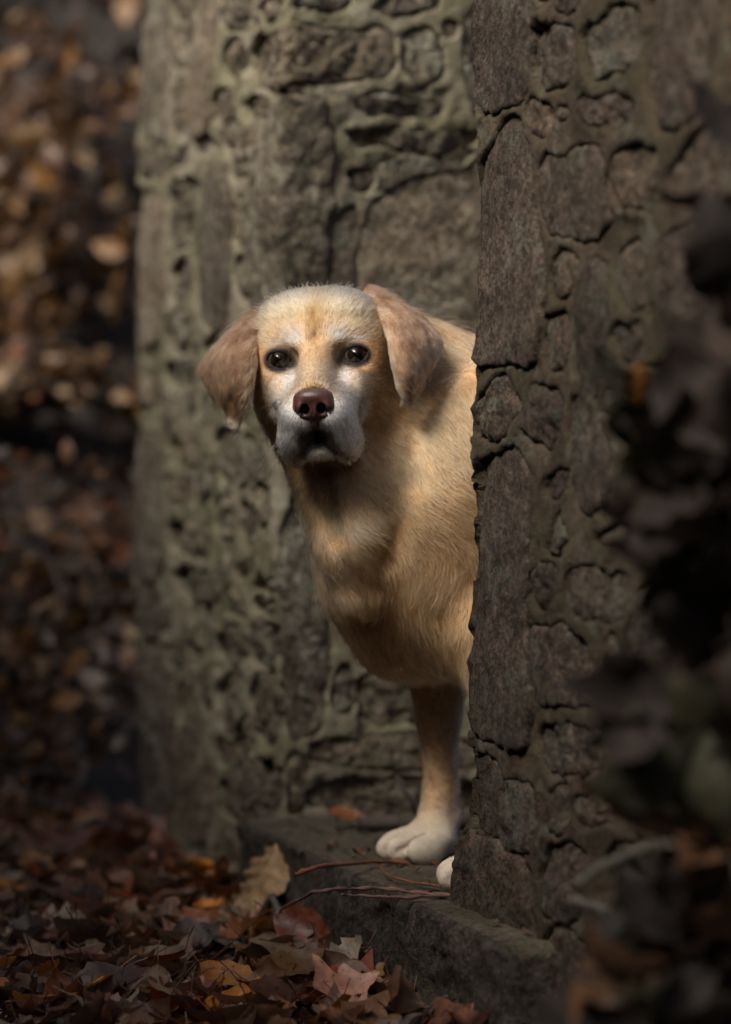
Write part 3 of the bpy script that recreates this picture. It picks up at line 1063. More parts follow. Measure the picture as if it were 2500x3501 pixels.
STONES_L = [
    ('470,-60 568,-60 574,138 571,276 567,431 554,476 492,466 474,380 474,241 470,103', 4, 1.0),
    ('474,511 509,514 564,545 560,593 526,604 474,593', 0, 1.0),
    ('462,642 509,655 550,690 557,735 554,872 571,941 560,1080 543,1183 474,1200 468,1045 464,907 464,770', 4, 1.0),
    ('474,1270 536,1286 554,1338 543,1385 474,1390', -6, 1.8),
    ('458,1435 506,1486 554,1490 554,1607 560,1745 560,1865 570,1917 526,1986 452,1986 446,1848 450,1641 456,1503', 4, 1.0),
    ('454,2010 560,2030 565,2130 530,2180 456,2170', -4, 2.0),
    ('456,2210 600,2230 600,2480 590,2830 456,2830 456,2500', 2, 1.2),
    ('581,-20 654,-20 657,52 619,66 585,62', -10, 1.6),
    ('585,114 640,107 643,193 633,238 585,241', -10, 1.6),
    ('588,283 643,279 647,397 640,448 585,452', -12, 1.8),
    ('581,538 647,493 654,528 606,569 575,586', -18, 2.4),
    ('575,665 606,625 661,620 678,634 664,730 645,845 590,838 578,720', -22, 2.6),
    ('585,893 647,890 654,1010 578,1028', -18, 2.4),
    ('578,1072 647,1069 654,1200 592,1207 562,1176', -18, 2.6),
    ('561,1238 647,1252 681,1286 612,1320 561,1303', -16, 2.6),
    ('578,1500 674,1486 674,1593 606,1586 578,1555', -8, 1.6),
    ('568,1621 619,1648 661,1648 654,1728 571,1710', -14, 1.8),
    ('568,1783 633,1783 647,1814 709,1779 712,1910 661,1896 578,1896', -16, 2.2),
    ('588,1938 674,1952 726,1979 750,2003 743,2072 647,2055 599,2003', -14, 2.6),
    ('667,-60 745,-60 740,200 720,320 722,440 700,470 655,465 655,300 665,150', 8, .8),
    ('752,-40 860,-40 855,95 795,104 760,70', -18, 2.6),
    ('885,5 950,5 955,42 888,72', -14, 2.2),
    ('771,155 823,138 830,172 830,221 802,259 771,266 761,221', -18, 2.6),
    ('723,338 785,307 802,345 792,397 750,421 726,414', -10, 1.8),
    ('833,341 916,338 912,386 888,400 833,403', -14, 2.2),
    ('757,438 812,428 816,483 806,497 761,493', -8, 1.6),
    ('823,438 874,428 878,479 847,497 823,493', -8, 1.6),
    ('664,479 726,479 743,490 709,517 681,510', -14, 2.4),
    ('802,562 861,552 868,586 866,617 806,615 792,586', -18, 2.6),
    ('868,138 940,110 1000,105 1080,115 1180,110 1310,105 1337,145 1341,246 1293,293 1196,288 1126,280 976,280 960,288 885,303 854,270 848,207', 4, 2.0),
    ('950,357 976,350 1051,350 1106,387 1122,484 1122,703 1111,747 1114,990 1112,1300 960,1320 852,1290 850,1010 853,872 853,735 873,655 871,552 906,450 935,392', 6, 1.25),
    ('690,600 770,560 790,640 795,760 785,960 790,1120 720,1120 668,1080 664,860 680,740', 8, .8),
    ('800,680 846,690 842,850 800,850', -14, 2.0),
    ('800,890 842,880 842,1010 800,1000', -16, 2.2),
    ('690,1150 790,1150 830,1230 800,1330 700,1320', -8, 2.0),
    ('1258,50 1302,17 1390,-40 1480,-40 1473,48', -14, 2.4),
    ('976,-80 1200,-80 1190,13 1126,28 976,13', -8, 2.0),
    ('1390,116 1480,113 1488,220 1476,279 1394,287 1386,211', -14, 2.4),
    ('1203,349 1302,345 1434,363 1479,376 1467,403 1328,403 1232,389', -10, 2.0),
    ('1181,446 1302,464 1434,455 1600,468 1600,512 1456,521 1346,508 1258,512 1198,490', -10, 2.6),
    ('1189,578 1265,574 1265,636 1198,640', -8, 1.6),
    ('1350,662 1640,564 1800,540 1800,1250 1238,1260 1243,1000 1248,725 1286,688', 2, .8),
    ('1302,543 1566,530 1600,543 1361,641 1300,636', 0, .9),
    ('1141,730 1229,707 1220,1000 1216,1260 1137,1260', 0, .9),
    ('1580,40 1680,40 1680,400 1580,400', -16, 1.2),
    ('975,1360 1110,1350 1120,1660 975,1660', -4, 1.6),
    ('1150,1320 1400,1320 1700,1320 1700,1640 1150,1640', -4, 1.4),
    ('972,1700 1110,1700 1120,2180 1115,2490 980,2520 966,2100', 4, 1.8),
    ('1150,1700 1700,1700 1700,2240 1150,2240', -8, 1.6),
    ('1155,2280 1210,2290 1215,2420 1150,2430', -16, 2.2),
    ('1235,2300 1500,2300 1500,2470 1240,2480', -14, 2.2),
    ('1075,2512 1420,2530 1640,2530 1640,2640 1075,2620', 6, 1.8),
    ('985,2580 1050,2600 1050,2780 985,2780', -6, 1.6),
    ('1075,2665 1400,2680 1640,2680 1640,2790 1075,2790', -24, 2.0),
    ('730,1479 792,1472 850,1503 899,1538 909,1634 871,1663 826,1660 802,1636 761,1632 733,1612', -4, 1.8),
    ('726,1688 809,1712 812,1846 768,1836 733,1839', -12, 2.6),
    ('830,1726 886,1740 883,1874 833,1881 818,1814', -12, 2.6),
    ('812,1919 852,1933 852,1967 804,1963', -16, 2.4),
    ('868,1981 938,1985 934,2018 868,2018', -22, 2.0),
    ('765,2002 800,2017 830,2052 834,2108 760,2108', -14, 2.6),
    ('860,2045 940,2050 945,2090 872,2108', -14, 2.4),
    ('520,2210 690,2195 690,2290 610,2440 608,2260', -12, 2.4),
    ('735,2150 840,2160 850,2270 740,2280', -12, 2.6),
    ('735,2300 840,2310 850,2480 740,2500', -12, 2.4),
    ('858,2130 955,2130 962,2270 858,2270', -10, 2.2),
    ('858,2295 960,2300 962,2540 864,2548', -12, 2.4),
    ('615,2480 725,2480 725,2880 610,2880', 6, .9),
    ('745,2540 840,2530 845,2600 745,2610', -12, 2.2),
    ('745,2640 960,2580 962,2800 750,2810', -10, 1.8),
]


def parse(s):
    return [tuple(map(float, p.split(','))) for p in s.split()]


def chaikin(P, n=2):
    for _ in range(n):
        Q = np.roll(P, -1, 0)
        P = np.stack([P * .75 + Q * .25, P * .25 + Q * .75], 1).reshape(-1, 2)
    return P


def resample(P, m):
    Q = np.vstack([P, P[:1]])
    d = np.r_[0, np.cumsum(np.linalg.norm(np.diff(Q, axis=0), axis=1))]
    t = np.linspace(0, d[-1], m, endpoint=False)
    return np.stack([np.interp(t, d, Q[:, 0]), np.interp(t, d, Q[:, 1])], 1), d[-1]


def poly_sd(pts, P):
    """signed distance to polygon, negative inside"""
    A = P; B = np.roll(P, -1, 0)
    best = np.full(len(pts), 1e9); ins = np.zeros(len(pts), bool)
    for a, b in zip(A, B):
        e = b - a
        w = pts - a
        t = np.clip((w @ e) / (e @ e + 1e-12), 0, 1)
        d = w - t[:, None] * e
        best = np.minimum(best, (d ** 2).sum(1))
        c = (a[1] > pts[:, 1]) != (b[1] > pts[:, 1])
        xs = a[0] + (pts[:, 1] - a[1]) / (b[1] - a[1] + 1e-12) * e[0]
        ins ^= c & (pts[:, 0] < xs)
    return np.sqrt(best) * np.where(ins, -1, 1)


def p3(P, k=0.0):
    return np.stack([P[:, 0], P[:, 1], np.full(len(P), k)], 1)


# ---- stone and mortar materials
def mat_stone(name, dark, mid, light, moss, moss_amt, lich, lich_amt):
    t = NT(name)
    g = t.n('ShaderNodeTexCoord').outputs['Object']
    oi = t.n('ShaderNodeObjectInfo')
    grain = t.noise(420, 3, .7, g)
    mott = t.noise(38, 6, .65, g)
    big = t.noise(7, 4, .6, g)
    mid_ = t.noise(130, 3, .7, g)
    fac = t.math('ADD', t.math('MULTIPLY', grain, .40), t.math('ADD', t.math('MULTIPLY', mott, .25), t.math('MULTIPLY', mid_, .35)))
    c = t.ramp(fac, [(.40, dark), (.49, mid), (.59, light)])
    var = t.ramp(oi.outputs['Random'], [(0, (.72, .70, .70)), (.5, (1, 1, 1)), (1, (1.25, 1.17, 1.08))])
    c = t.mix(1.0, c, var, 'MULTIPLY')
    lf = t.ramp(t.noise(16, 7, .72, g, .6), [(.51, (0, 0, 0)), (.63, (1, 1, 1))])
    lf2 = t.math('MULTIPLY', lf, t.ramp(t.noise(230, 2, .5, g), [(.42, (0, 0, 0)), (.58, (1, 1, 1))]))
    c = t.mix(t.math('MULTIPLY', lf2, lich_amt), c, lich)
    ge = t.n('ShaderNodeNewGeometry')
    sp = t.n('ShaderNodeSeparateXYZ')
    t.l(ge.outputs['Normal'], sp.inputs[0])
    up = t.ramp(sp.outputs['Z'], [(.0, (.45,) * 3), (.55, (1, 1, 1))])
    mf = t.ramp(t.noise(9, 6, .65, g, .4), [(.44, (0, 0, 0)), (.60, (1, 1, 1))])
    mfac = t.math('MULTIPLY', t.math('MULTIPLY', mf, up), moss_amt)
    c = t.mix(mfac, c, moss)
    c = t.mix(t.ramp(big, [(.35, (.45,) * 3), (.55, (0, 0, 0))]), c, t.mix(1.0, c, (.45, .42, .40), 'MULTIPLY'))
    t.l(c, t.b.inputs['Base Color'])
    t.b.inputs['Roughness'].default_value = .88
    t.b.inputs['Specular IOR Level'].default_value = .25
    h = t.math('ADD', t.math('MULTIPLY', t.noise(260, 4, .7, g), .5), t.math('MULTIPLY', t.noise(90, 5, .7, g), 1.0))
    b = t.n('ShaderNodeBump', i_Strength=.9, i_Distance=.006)
    t.l(h, b.inputs['Height'])
    t.l(b.outputs[0], t.b.inputs['Normal'])
    return t.m


def mat_mortar(name, a, b_, moss, moss_amt, pale):
    t = NT(name)
    g = t.n('ShaderNodeTexCoord').outputs['Object']
    c = t.ramp(t.noise(14, 6, .65, g), [(.35, a), (.62, b_)])
    c = t.mix(t.math('MULTIPLY', t.ramp(t.noise(23, 5, .6, g, .8), [(.56, (0, 0, 0)), (.64, (1, 1, 1))]), .55), c, pale)
    mf = t.ramp(t.noise(8, 6, .65, g, .4), [(.42, (0, 0, 0)), (.60, (1, 1, 1))])
    c = t.mix(t.math('MULTIPLY', mf, moss_amt), c, moss)
    c = t.mix(t.ramp(t.noise(300, 3, .7, g), [(.30, (.5,) * 3), (.5, (0, 0, 0))]), c, t.mix(1.0, c, (.55, .5, .45), 'MULTIPLY'))
    t.l(c, t.b.inputs['Base Color'])
    t.b.inputs['Roughness'].default_value = .92
    t.b.inputs['Specular IOR Level'].default_value = .2
    h = t.math('ADD', t.math('MULTIPLY', t.noise(300, 4, .7, g), .5), t.math('MULTIPLY', t.noise(70, 5, .65, g), 1.0))
    bb = t.n('ShaderNodeBump', i_Strength=1.0, i_Distance=.007)
    t.l(h, bb.inputs['Height'])
    t.l(bb.outputs[0], t.b.inputs['Normal'])
    return t.m


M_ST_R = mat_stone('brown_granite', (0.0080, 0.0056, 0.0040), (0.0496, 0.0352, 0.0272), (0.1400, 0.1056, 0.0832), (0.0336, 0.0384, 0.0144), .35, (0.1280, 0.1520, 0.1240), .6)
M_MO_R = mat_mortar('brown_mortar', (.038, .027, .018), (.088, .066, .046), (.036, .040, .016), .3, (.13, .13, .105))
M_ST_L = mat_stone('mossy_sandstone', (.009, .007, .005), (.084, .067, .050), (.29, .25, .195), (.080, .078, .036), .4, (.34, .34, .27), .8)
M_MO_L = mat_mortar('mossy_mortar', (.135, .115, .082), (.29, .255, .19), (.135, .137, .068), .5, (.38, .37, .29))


def build_wall(wall, specs, urange, m_st, m_mo, label, seed, name='stone_wall', step=.0042, zlo=-.06, grow_by=.005):
    rng = np.random.default_rng(seed)
    root = empty(name, tuple(map(float, (*(wall.o + WN * .2), 0))))
    tag(root, label, 'wall')
    polys = []
    for s, lev, rough in specs:
        lev = lev * .4 + .5
        P = np.array([wall.px2uz(x, y) for x, y in parse(s)])
        cc_ = P.mean(0)
        rr_ = np.linalg.norm(P - cc_, axis=1)
        P = cc_ + (P - cc_) * (1 + grow_by / np.maximum(rr_, .02))[:, None]
        polys.append((P, lev, rough))
    # more rubble where the photograph does not look: loose courses
    zc_ = .02
    while zc_ < WALL_TOP - .05:
        hh = rng.uniform(.09, .17)
        u = urange[0] + .02
        while u < urange[1] - .05:
            ln = rng.uniform(.10, .26)
            q = np.array([[u, zc_], [u + ln, zc_ + rng.uniform(-.01, .01)], [u + ln * rng.uniform(.9, 1), zc_ + hh], [u + ln * rng.uniform(0, .1), zc_ + hh + rng.uniform(-.01, .01)]])
            lo = q.min(0) - .012; hi = q.max(0) + .012
            hit = any((p.min(0) < hi).all() and (p.max(0) > lo).all() for p, _, _ in polys)
            if not hit:
                polys.append((q, rng.uniform(-12, 2), rng.uniform(1.2, 2.4)))
            u += ln + rng.uniform(.02, .04)
        zc_ += hh + rng.uniform(.02, .035)
    # small pinning stones in the wide joints
    allp = [p for p, _, _ in polys]
    cand = np.stack([rng.uniform(urange[0] + .05, urange[1] - .05, 2600), rng.uniform(.0, WALL_TOP - .05, 2600)], 1)
    dmin = np.full(len(cand), 1.0)
    for p in allp:
        near = np.where(np.linalg.norm(cand - p.mean(0), axis=1) < np.linalg.norm(p - p.mean(0), axis=1).max() + .08)[0]
        if len(near):
            dmin[near] = np.minimum(dmin[near], poly_sd(cand[near], p))
    placed = []
    for i in np.argsort(-dmin):
        r = min(dmin[i] - .007, .040)
        if r < .0115: break
        if any(np.linalg.norm(cand[i] - c) < r + r2 + .010 for c, r2 in placed): continue
        placed.append((cand[i], r))
        th = np.sort(rng.uniform(0, 2 * math.pi, 7))
        polys.append((cand[i] + np.stack([np.cos(th) * 1.12, np.sin(th)], 1) * r * rng.uniform(.85, 1.1, 7)[:, None], rng.uniform(0, 5), rng.uniform(1.2, 2.2)))
        if len(polys) > 285: break
    # mortar sheet
    nu = int((urange[1] - urange[0]) / step); nz = int((WALL_TOP - zlo) / step)
    U, Z = np.meshgrid(np.linspace(*urange, nu), np.linspace(zlo, WALL_TOP, nz), indexing='ij')
    g = np.stack([U.ravel(), Z.ravel()], 1)
    def warp(q):
        return np.stack([fbm(p3(q, 1), 20, 4, seed), fbm(p3(q, 9), 20, 4, seed)], 1) * .013
    gw = g + warp(g)
    sd = np.full(len(g), .05); lv = np.zeros(len(g)); wsum = np.full(len(g), 1e-6)
    shapes = []
    for P, lev, rough in polys:
        Pc = chaikin(P, 1)
        lo = Pc.min(0) - .05; hi = Pc.max(0) + .05
        m = np.where((gw[:, 0] > lo[0]) & (gw[:, 0] < hi[0]) & (gw[:, 1] > lo[1]) & (gw[:, 1] < hi[1]))[0]
        if len(m):
            d = poly_sd(gw[m], Pc)
            sd[m] = np.minimum(sd[m], d)
            ww = np.exp(-np.clip(d, 0, 1) / .012)
            lv[m] += ww * lev; wsum[m] += ww
        shapes.append((Pc, lev, rough))
    lv = np.where(wsum > .02, lv / wsum, 0)
    base = fbm(p3(g, 4), 6, 3, seed + 2) * .008 + fbm(p3(g, 3), 32, 4, seed + 3, .65) * .0085
    strap = .0022 * smooth01(sd, 0, .004) - .002
    # worn gaps where the pointing has fallen out
    worn = smooth01(fbm(p3(g, 7), 11, 3, seed + 5), .22, .42)
    hgt = base + strap - worn * .014
    hgt += np.clip(lv, 0, 20) * .0006
    inside = smooth01(-sd, -.0012, .0030)
    hgt = hgt * (1 - inside) + inside * (-.055)
    V = wall.xyz(g[:, 0], g[:, 1], hgt)
    ii, jj = np.meshgrid(np.arange(nu - 1), np.arange(nz - 1), indexing='ij')
    a = (ii * nz + jj).ravel()
    F = np.stack([a, a + nz, a + nz + 1, a + 1], 1)
    obj('mortar', mesh_np('mortar', V, F, m_mo), root)
    # stones
    for k, (Pc, lev, rough) in enumerate(shapes):
        sz = Pc.max(0) - Pc.min(0)
        if Pc[:, 1].max() < zlo: continue
        per = np.linalg.norm(np.diff(np.vstack([Pc, Pc[:1]]), axis=0), axis=1).sum()
        m = int(np.clip(per / .005, 36, 190))
        Q, _ = resample(Pc, m)
        cen = Q.mean(0)
        rmax = np.linalg.norm(Q - cen, axis=1).max()
        nr = int(np.clip(rmax / .006, 7, 34))
        Q = Q - warp(Q - warp(Q))
        Q = Q + np.stack([fbm(p3(Q, k), 60, 2, seed + 11), fbm(p3(Q, k + 5), 60, 2, seed + 12)], 1) * .003
        shr = 1 + .0005 / np.maximum(np.linalg.norm(Q - cen, axis=1), .01)
        Q = cen + (Q - cen) * shr[:, None]
        tl = rng.normal(size=2) * .05
        rows = []
        rr = np.linspace(0, 1, nr + 1)[1:] ** .8
        pts = [cen[None]] + [cen + (Q - cen) * r for r in rr]
        P2 = np.vstack(pts)
        rad = np.r_[0, np.repeat(rr, m)]
        dist_edge = (1 - rad) * np.r_[rmax, np.tile(np.linalg.norm(Q - cen, axis=1), nr)]
        n1 = fbm(p3(P2, k * .37), 14, 3, seed + 20) * .012
        n2 = fbm(p3(P2, k * .37), 48, 3, seed + 21, .6) * .0075
        n3 = fbm(p3(P2, k * .37), 170, 2, seed + 22) * .0022
        rid = 1 - np.abs(pnoise(p3(P2, k * .5), 34, seed + 23)) * 3.0
        pits = -np.clip(rid, 0, 1) ** 3 * .005 * max(rough - 1.2, 0)
        h = lev * .001 + (n1 + n2) * (.55 + .38 * rough) * (.7 if rough < 1.2 else 1) + n3 + pits
        h = h + ((P2 - cen) @ tl)
        nf = int(np.clip(4 + rmax / .012, 5, 18))
        fc = cen + (Q[rng.integers(m, size=nf)] - cen) * rng.random(nf)[:, None]
        gr = rng.normal(size=(nf, 2)) * (.06 + .085 * rough)
        fcet = np.min(rng.normal(size=nf)[None] * .0012 * rough + ((P2[:, None] - fc[None]) * gr[None]).sum(2), 1)
        h = h + np.clip(fcet - np.percentile(fcet, 30), -.014, .010) * (.8 if rough > 1.2 else .35)
        er = .0045 + .0018 * rough
        e = np.clip(dist_edge / er, 0, 1)
        h = h - er * (1 - np.sqrt(1 - (1 - e) ** 2)) * .9
        # far ring back into the wall
        P2 = np.vstack([P2, Q])
        h = np.r_[h, np.full(m, -.06)]
        Vv = wall.xyz(P2[:, 0], P2[:, 1], h)
        F3 = []
        j = np.arange(m); jn = (j + 1) % m
        tri0 = np.stack([np.zeros(m, int), 1 + j, 1 + jn, 1 + jn], 1)
        # orientation: make sure outline is counter-clockwise in (u, z)
        area = (Q[:, 0] * np.roll(Q[:, 1], -1) - np.roll(Q[:, 0], -1) * Q[:, 1]).sum()
        quads = []
        for r in range(nr):
            b0 = 1 + r * m; b1 = 1 + (r + 1) * m
            quads.append(np.stack([b0 + j, b1 + j, b1 + jn, b0 + jn], 1))
        quads = np.concatenate(quads)
        fl = [(0, 1 + a_, 1 + b_) for a_, b_ in zip(j, jn)]
        cap = [tuple(int(1 + nr * m + x) for x in j)]
        faces = fl + [tuple(map(int, q)) for q in quads]
        faces = [tuple(map(int, f)) for f in faces] + [tuple(reversed(cap[0]))]
        if area < 0:
            faces = [tuple(reversed(f)) for f in faces]
        obj('stone', mesh_np('stone', Vv, faces, m_st), root)
    return root


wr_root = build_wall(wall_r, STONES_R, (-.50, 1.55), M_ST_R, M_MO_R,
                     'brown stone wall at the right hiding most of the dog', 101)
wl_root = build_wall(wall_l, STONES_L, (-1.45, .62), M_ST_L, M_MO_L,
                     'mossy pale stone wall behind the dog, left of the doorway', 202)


def prism(name, poly, z0, z1, mat, parent=None):
    n = len(poly)
    V = [(p[0], p[1], z0) for p in poly] + [(p[0], p[1], z1) for p in poly]
    F = [tuple(range(n - 1, -1, -1)), tuple(range(n, 2 * n))] + [(i, (i + 1) % n, n + (i + 1) % n, n + i) for i in range(n)]
    return obj(name, mesh_np(name, V, F, mat, smooth=False), parent)


# rubble hearts of both walls
ins = .06
c0, c1 = L0 - WT * .95, L0
prism('rubble_core', [c0 + WN * ins + WT * ins, c1 + WN * ins - WT * ins, c1 + WN * .6 - WT * ins, c0 + WN * .6 + WT * ins], -.1, WALL_TOP - .01, M_MO_L, wl_root)
prism('rubble_core', [R0 + WN * ins + WT * ins, R0 + WN * .5 + WT * ins, R0 + WN * .5 + WT * 1.55, R0 + WN * ins + WT * 1.55], -.1, WALL_TOP - .01, M_MO_R, wr_root)

# ---- the stone step
M_STEP = mat_stone('dark_step_stone', (.008, .006, .005), (.042, .034, .027), (.13, .11, .088), (.030, .033, .013), .4, (.10, .11, .085), .3)  # darker stone for the riser and ends
M_TREAD = mat_stone('pale_tread_stone', (.030, .023, .016), (.095, .076, .054), (.175, .145, .105), (.055, .055, .024), .35, (.16, .15, .115), .2)  # paler stone for the tread


def build_step():
    A = L0 + WT * .004 - WN * .066          # front left corner
    Lx, Dp, H = 1.03, .80, STEP_Z + .06
    st = .0075
    vs, fs = [], []

    def patch(P):                           # P (n,m,3)
        n, m = P.shape[:2]
        b = sum(len(v) for v in vs)
        vs.append(P.reshape(-1, 3))
        i, j = np.meshgrid(np.arange(n - 1), np.arange(m - 1), indexing='ij')
        a = b + (i * m + j).ravel()
        fs.append(np.stack([a, a + m, a + m + 1, a + 1], 1))
    # profile across the front edge: up the face, over the nosing, back over the tread
    r = .007
    zf = np.arange(-.06, STEP_Z - r, st)
    th = np.linspace(0, math.pi / 2, 6)[1:]
    prof = [(0, z) for z in zf] + [(0, STEP_Z - r)] + [(r - r * math.cos(t), STEP_Z - r + r * math.sin(t)) for t in th]
    prof += [(x, STEP_Z) for x in np.arange(r + st, Dp, st)]
    prof = np.array(prof)
    # rounded left end profile is made by shrinking in plan
    us = np.r_[0, .004, .010, np.arange(.018, Lx - .012, st), Lx - .010, Lx - .004, Lx]
    Pu, Pq = np.meshgrid(us, np.arange(len(prof)), indexing='ij')
    x = prof[Pq, 0]; z = prof[Pq, 1]
    e = np.minimum(Pu, Lx - Pu)
    rnd = .012 * (1 - np.sqrt(np.clip(1 - (1 - np.clip(e / .012, 0, 1)) ** 2, 0, 1)))
    z = np.where(z > STEP_Z - r * 1.01, z - rnd, z)
    x = np.where(z < STEP_Z - r * .5, x + rnd, x)
    xy = A + WT * Pu[..., None] + WN * x[..., None]
    P = np.concatenate([xy, z[..., None]], -1)
    sh = P.shape
    pf = P.reshape(-1, 3)
    d = fbm(pf, 12, 4, 60) * .012 + fbm(pf, 55, 3, 61) * .009
    nrm = np.zeros_like(pf)
    top = (z.ravel() > STEP_Z - .004)
    w = smooth01(x.ravel(), 0, .02)
    nrm[:, :2] = -WN * (1 - w)[:, None]
    nrm[:, 2] = w
    keep_flat = np.where(top, .35, 1.0)
    nick = -np.clip(fbm(pf, 22, 3, 62) - .15, 0, 1) * .05 * np.exp(-((x.ravel() - .004) / .02) ** 2)
    pf = pf + nrm * (d * keep_flat)[:, None]
    pf[:, :2] -= WN * nick[:, None] * 0 + WN * 0
    pf[:, 2] += nick * (z.ravel() > STEP_Z - .03)
    patch(pf.reshape(sh))
    # ends
    for uu, flip in ((0, True), (Lx, False)):
        gx, gz = np.meshgrid(np.r_[.012, np.arange(.02, Dp, st)], np.r_[zf, STEP_Z - r], indexing='ij')
        q = A + WT * uu + WN * gx[..., None]
        E = np.concatenate([q, gz[..., None]], -1)
        f = E.reshape(-1, 3)
        f[:, :2] += (-WT if flip else WT) * (fbm(f, 14, 4, 63) * .006)[:, None]
        E = f.reshape(E.shape)
        patch(E if not flip else E[::-1])
    V = np.concatenate(vs); F = np.concatenate(fs)
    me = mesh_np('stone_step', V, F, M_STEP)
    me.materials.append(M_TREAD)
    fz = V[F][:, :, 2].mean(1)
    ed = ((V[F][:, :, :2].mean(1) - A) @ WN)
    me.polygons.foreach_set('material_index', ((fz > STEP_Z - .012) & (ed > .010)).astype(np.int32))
    o = bpy.data.objects.new('stone_step', me)
    COL.objects.link(o)
    tag(o, 'worn dark stone doorstep under the dog\'s front paws', 'step')
    return o


step_o = build_step()
# ================================================================== ground and woodland
def ground_z(x, y):
    p = np.stack([x, y, np.zeros_like(x)], 1)
    z = fbm(p, 1.3, 3, 70) * .05 + fbm(p, 7, 3, 71) * .012
    near = np.exp(-((x / 1.2) ** 2 + ((y - 3.2) / 1.6) ** 2))
    z *= (1 - .75 * near)
    # bank climbing behind the left wall
    bank = smooth01(y, 4.7, 8.5) * 2.6 * smooth01(-x, -1.6, .1)
    xe = .155 * np.clip(y, 0, 12) + .42
    side = smooth01(-x - xe, 0, .55) * 2.0 * smooth01(-y, -4.6, -3.9) + smooth01(-x - xe, 0, 2.5) * 1.2  # unseen rise at the left, added to shade the low parts of the scene
    back = smooth01(-y, 1.2, 5.5) * 2.6                       # unseen rise added behind the camera to block low sky
    return z + bank + side + back - .005


def build_ground():
    xs = np.r_[np.linspace(-40, -3, 30), np.linspace(-2.9, 1.6, 180), np.linspace(1.8, 40, 30)]
    ys = np.r_[np.linspace(-40, -.6, 30), np.linspace(-.5, 5, 180), np.linspace(5.05, 12, 80), np.linspace(13, 60, 30)]
    X, Y = np.meshgrid(xs, ys, indexing='ij')
    Z = ground_z(X.ravel(), Y.ravel())
    V = np.stack([X.ravel(), Y.ravel(), Z], 1)
    n, m = X.shape
    i, j = np.meshgrid(np.arange(n - 1), np.arange(m - 1), indexing='ij')
    a = (i * m + j).ravel()
    F = np.stack([a, a + m, a + m + 1, a + 1], 1)
    t = NT('woodland_soil')
    g = t.n('ShaderNodeTexCoord').outputs['Object']
    c = t.ramp(t.noise(30, 8, .7, g), [(.3, (.006, .004, .003)), (.55, (.018, .012, .008)), (.75, (.045, .027, .015))])
    t.l(c, t.b.inputs['Base Color'])
    t.b.inputs['Roughness'].default_value = .95
    b = t.n('ShaderNodeBump', i_Strength=1.0, i_Distance=.02)
    t.l(t.noise(60, 6, .7, g), b.inputs['Height'])
    t.l(b.outputs[0], t.b.inputs['Normal'])
    o = obj('ground', mesh_np('ground', V, F, t.m))
    tag(o, 'dark woodland soil strewn with fallen leaves', kind='structure')
    return o, t.m


ground, M_SOIL = build_ground()
pf = L0 + WN * .74
floor_in = [L0 + WN * .70 - WT * .2, L0 + WN * .70 + WT * 1.3, L0 + WN * 3.0 + WT * 1.3, L0 + WN * 3.0 - WT * .2]
me = mesh_np('passage_floor', [(p[0], p[1], STEP_Z - .006) for p in floor_in], [(0, 1, 2, 3)][::-1], M_SOIL)
me.flip_normals()
tag(obj('passage_floor', me), 'trodden earth floor of the passage inside the doorway', kind='structure')


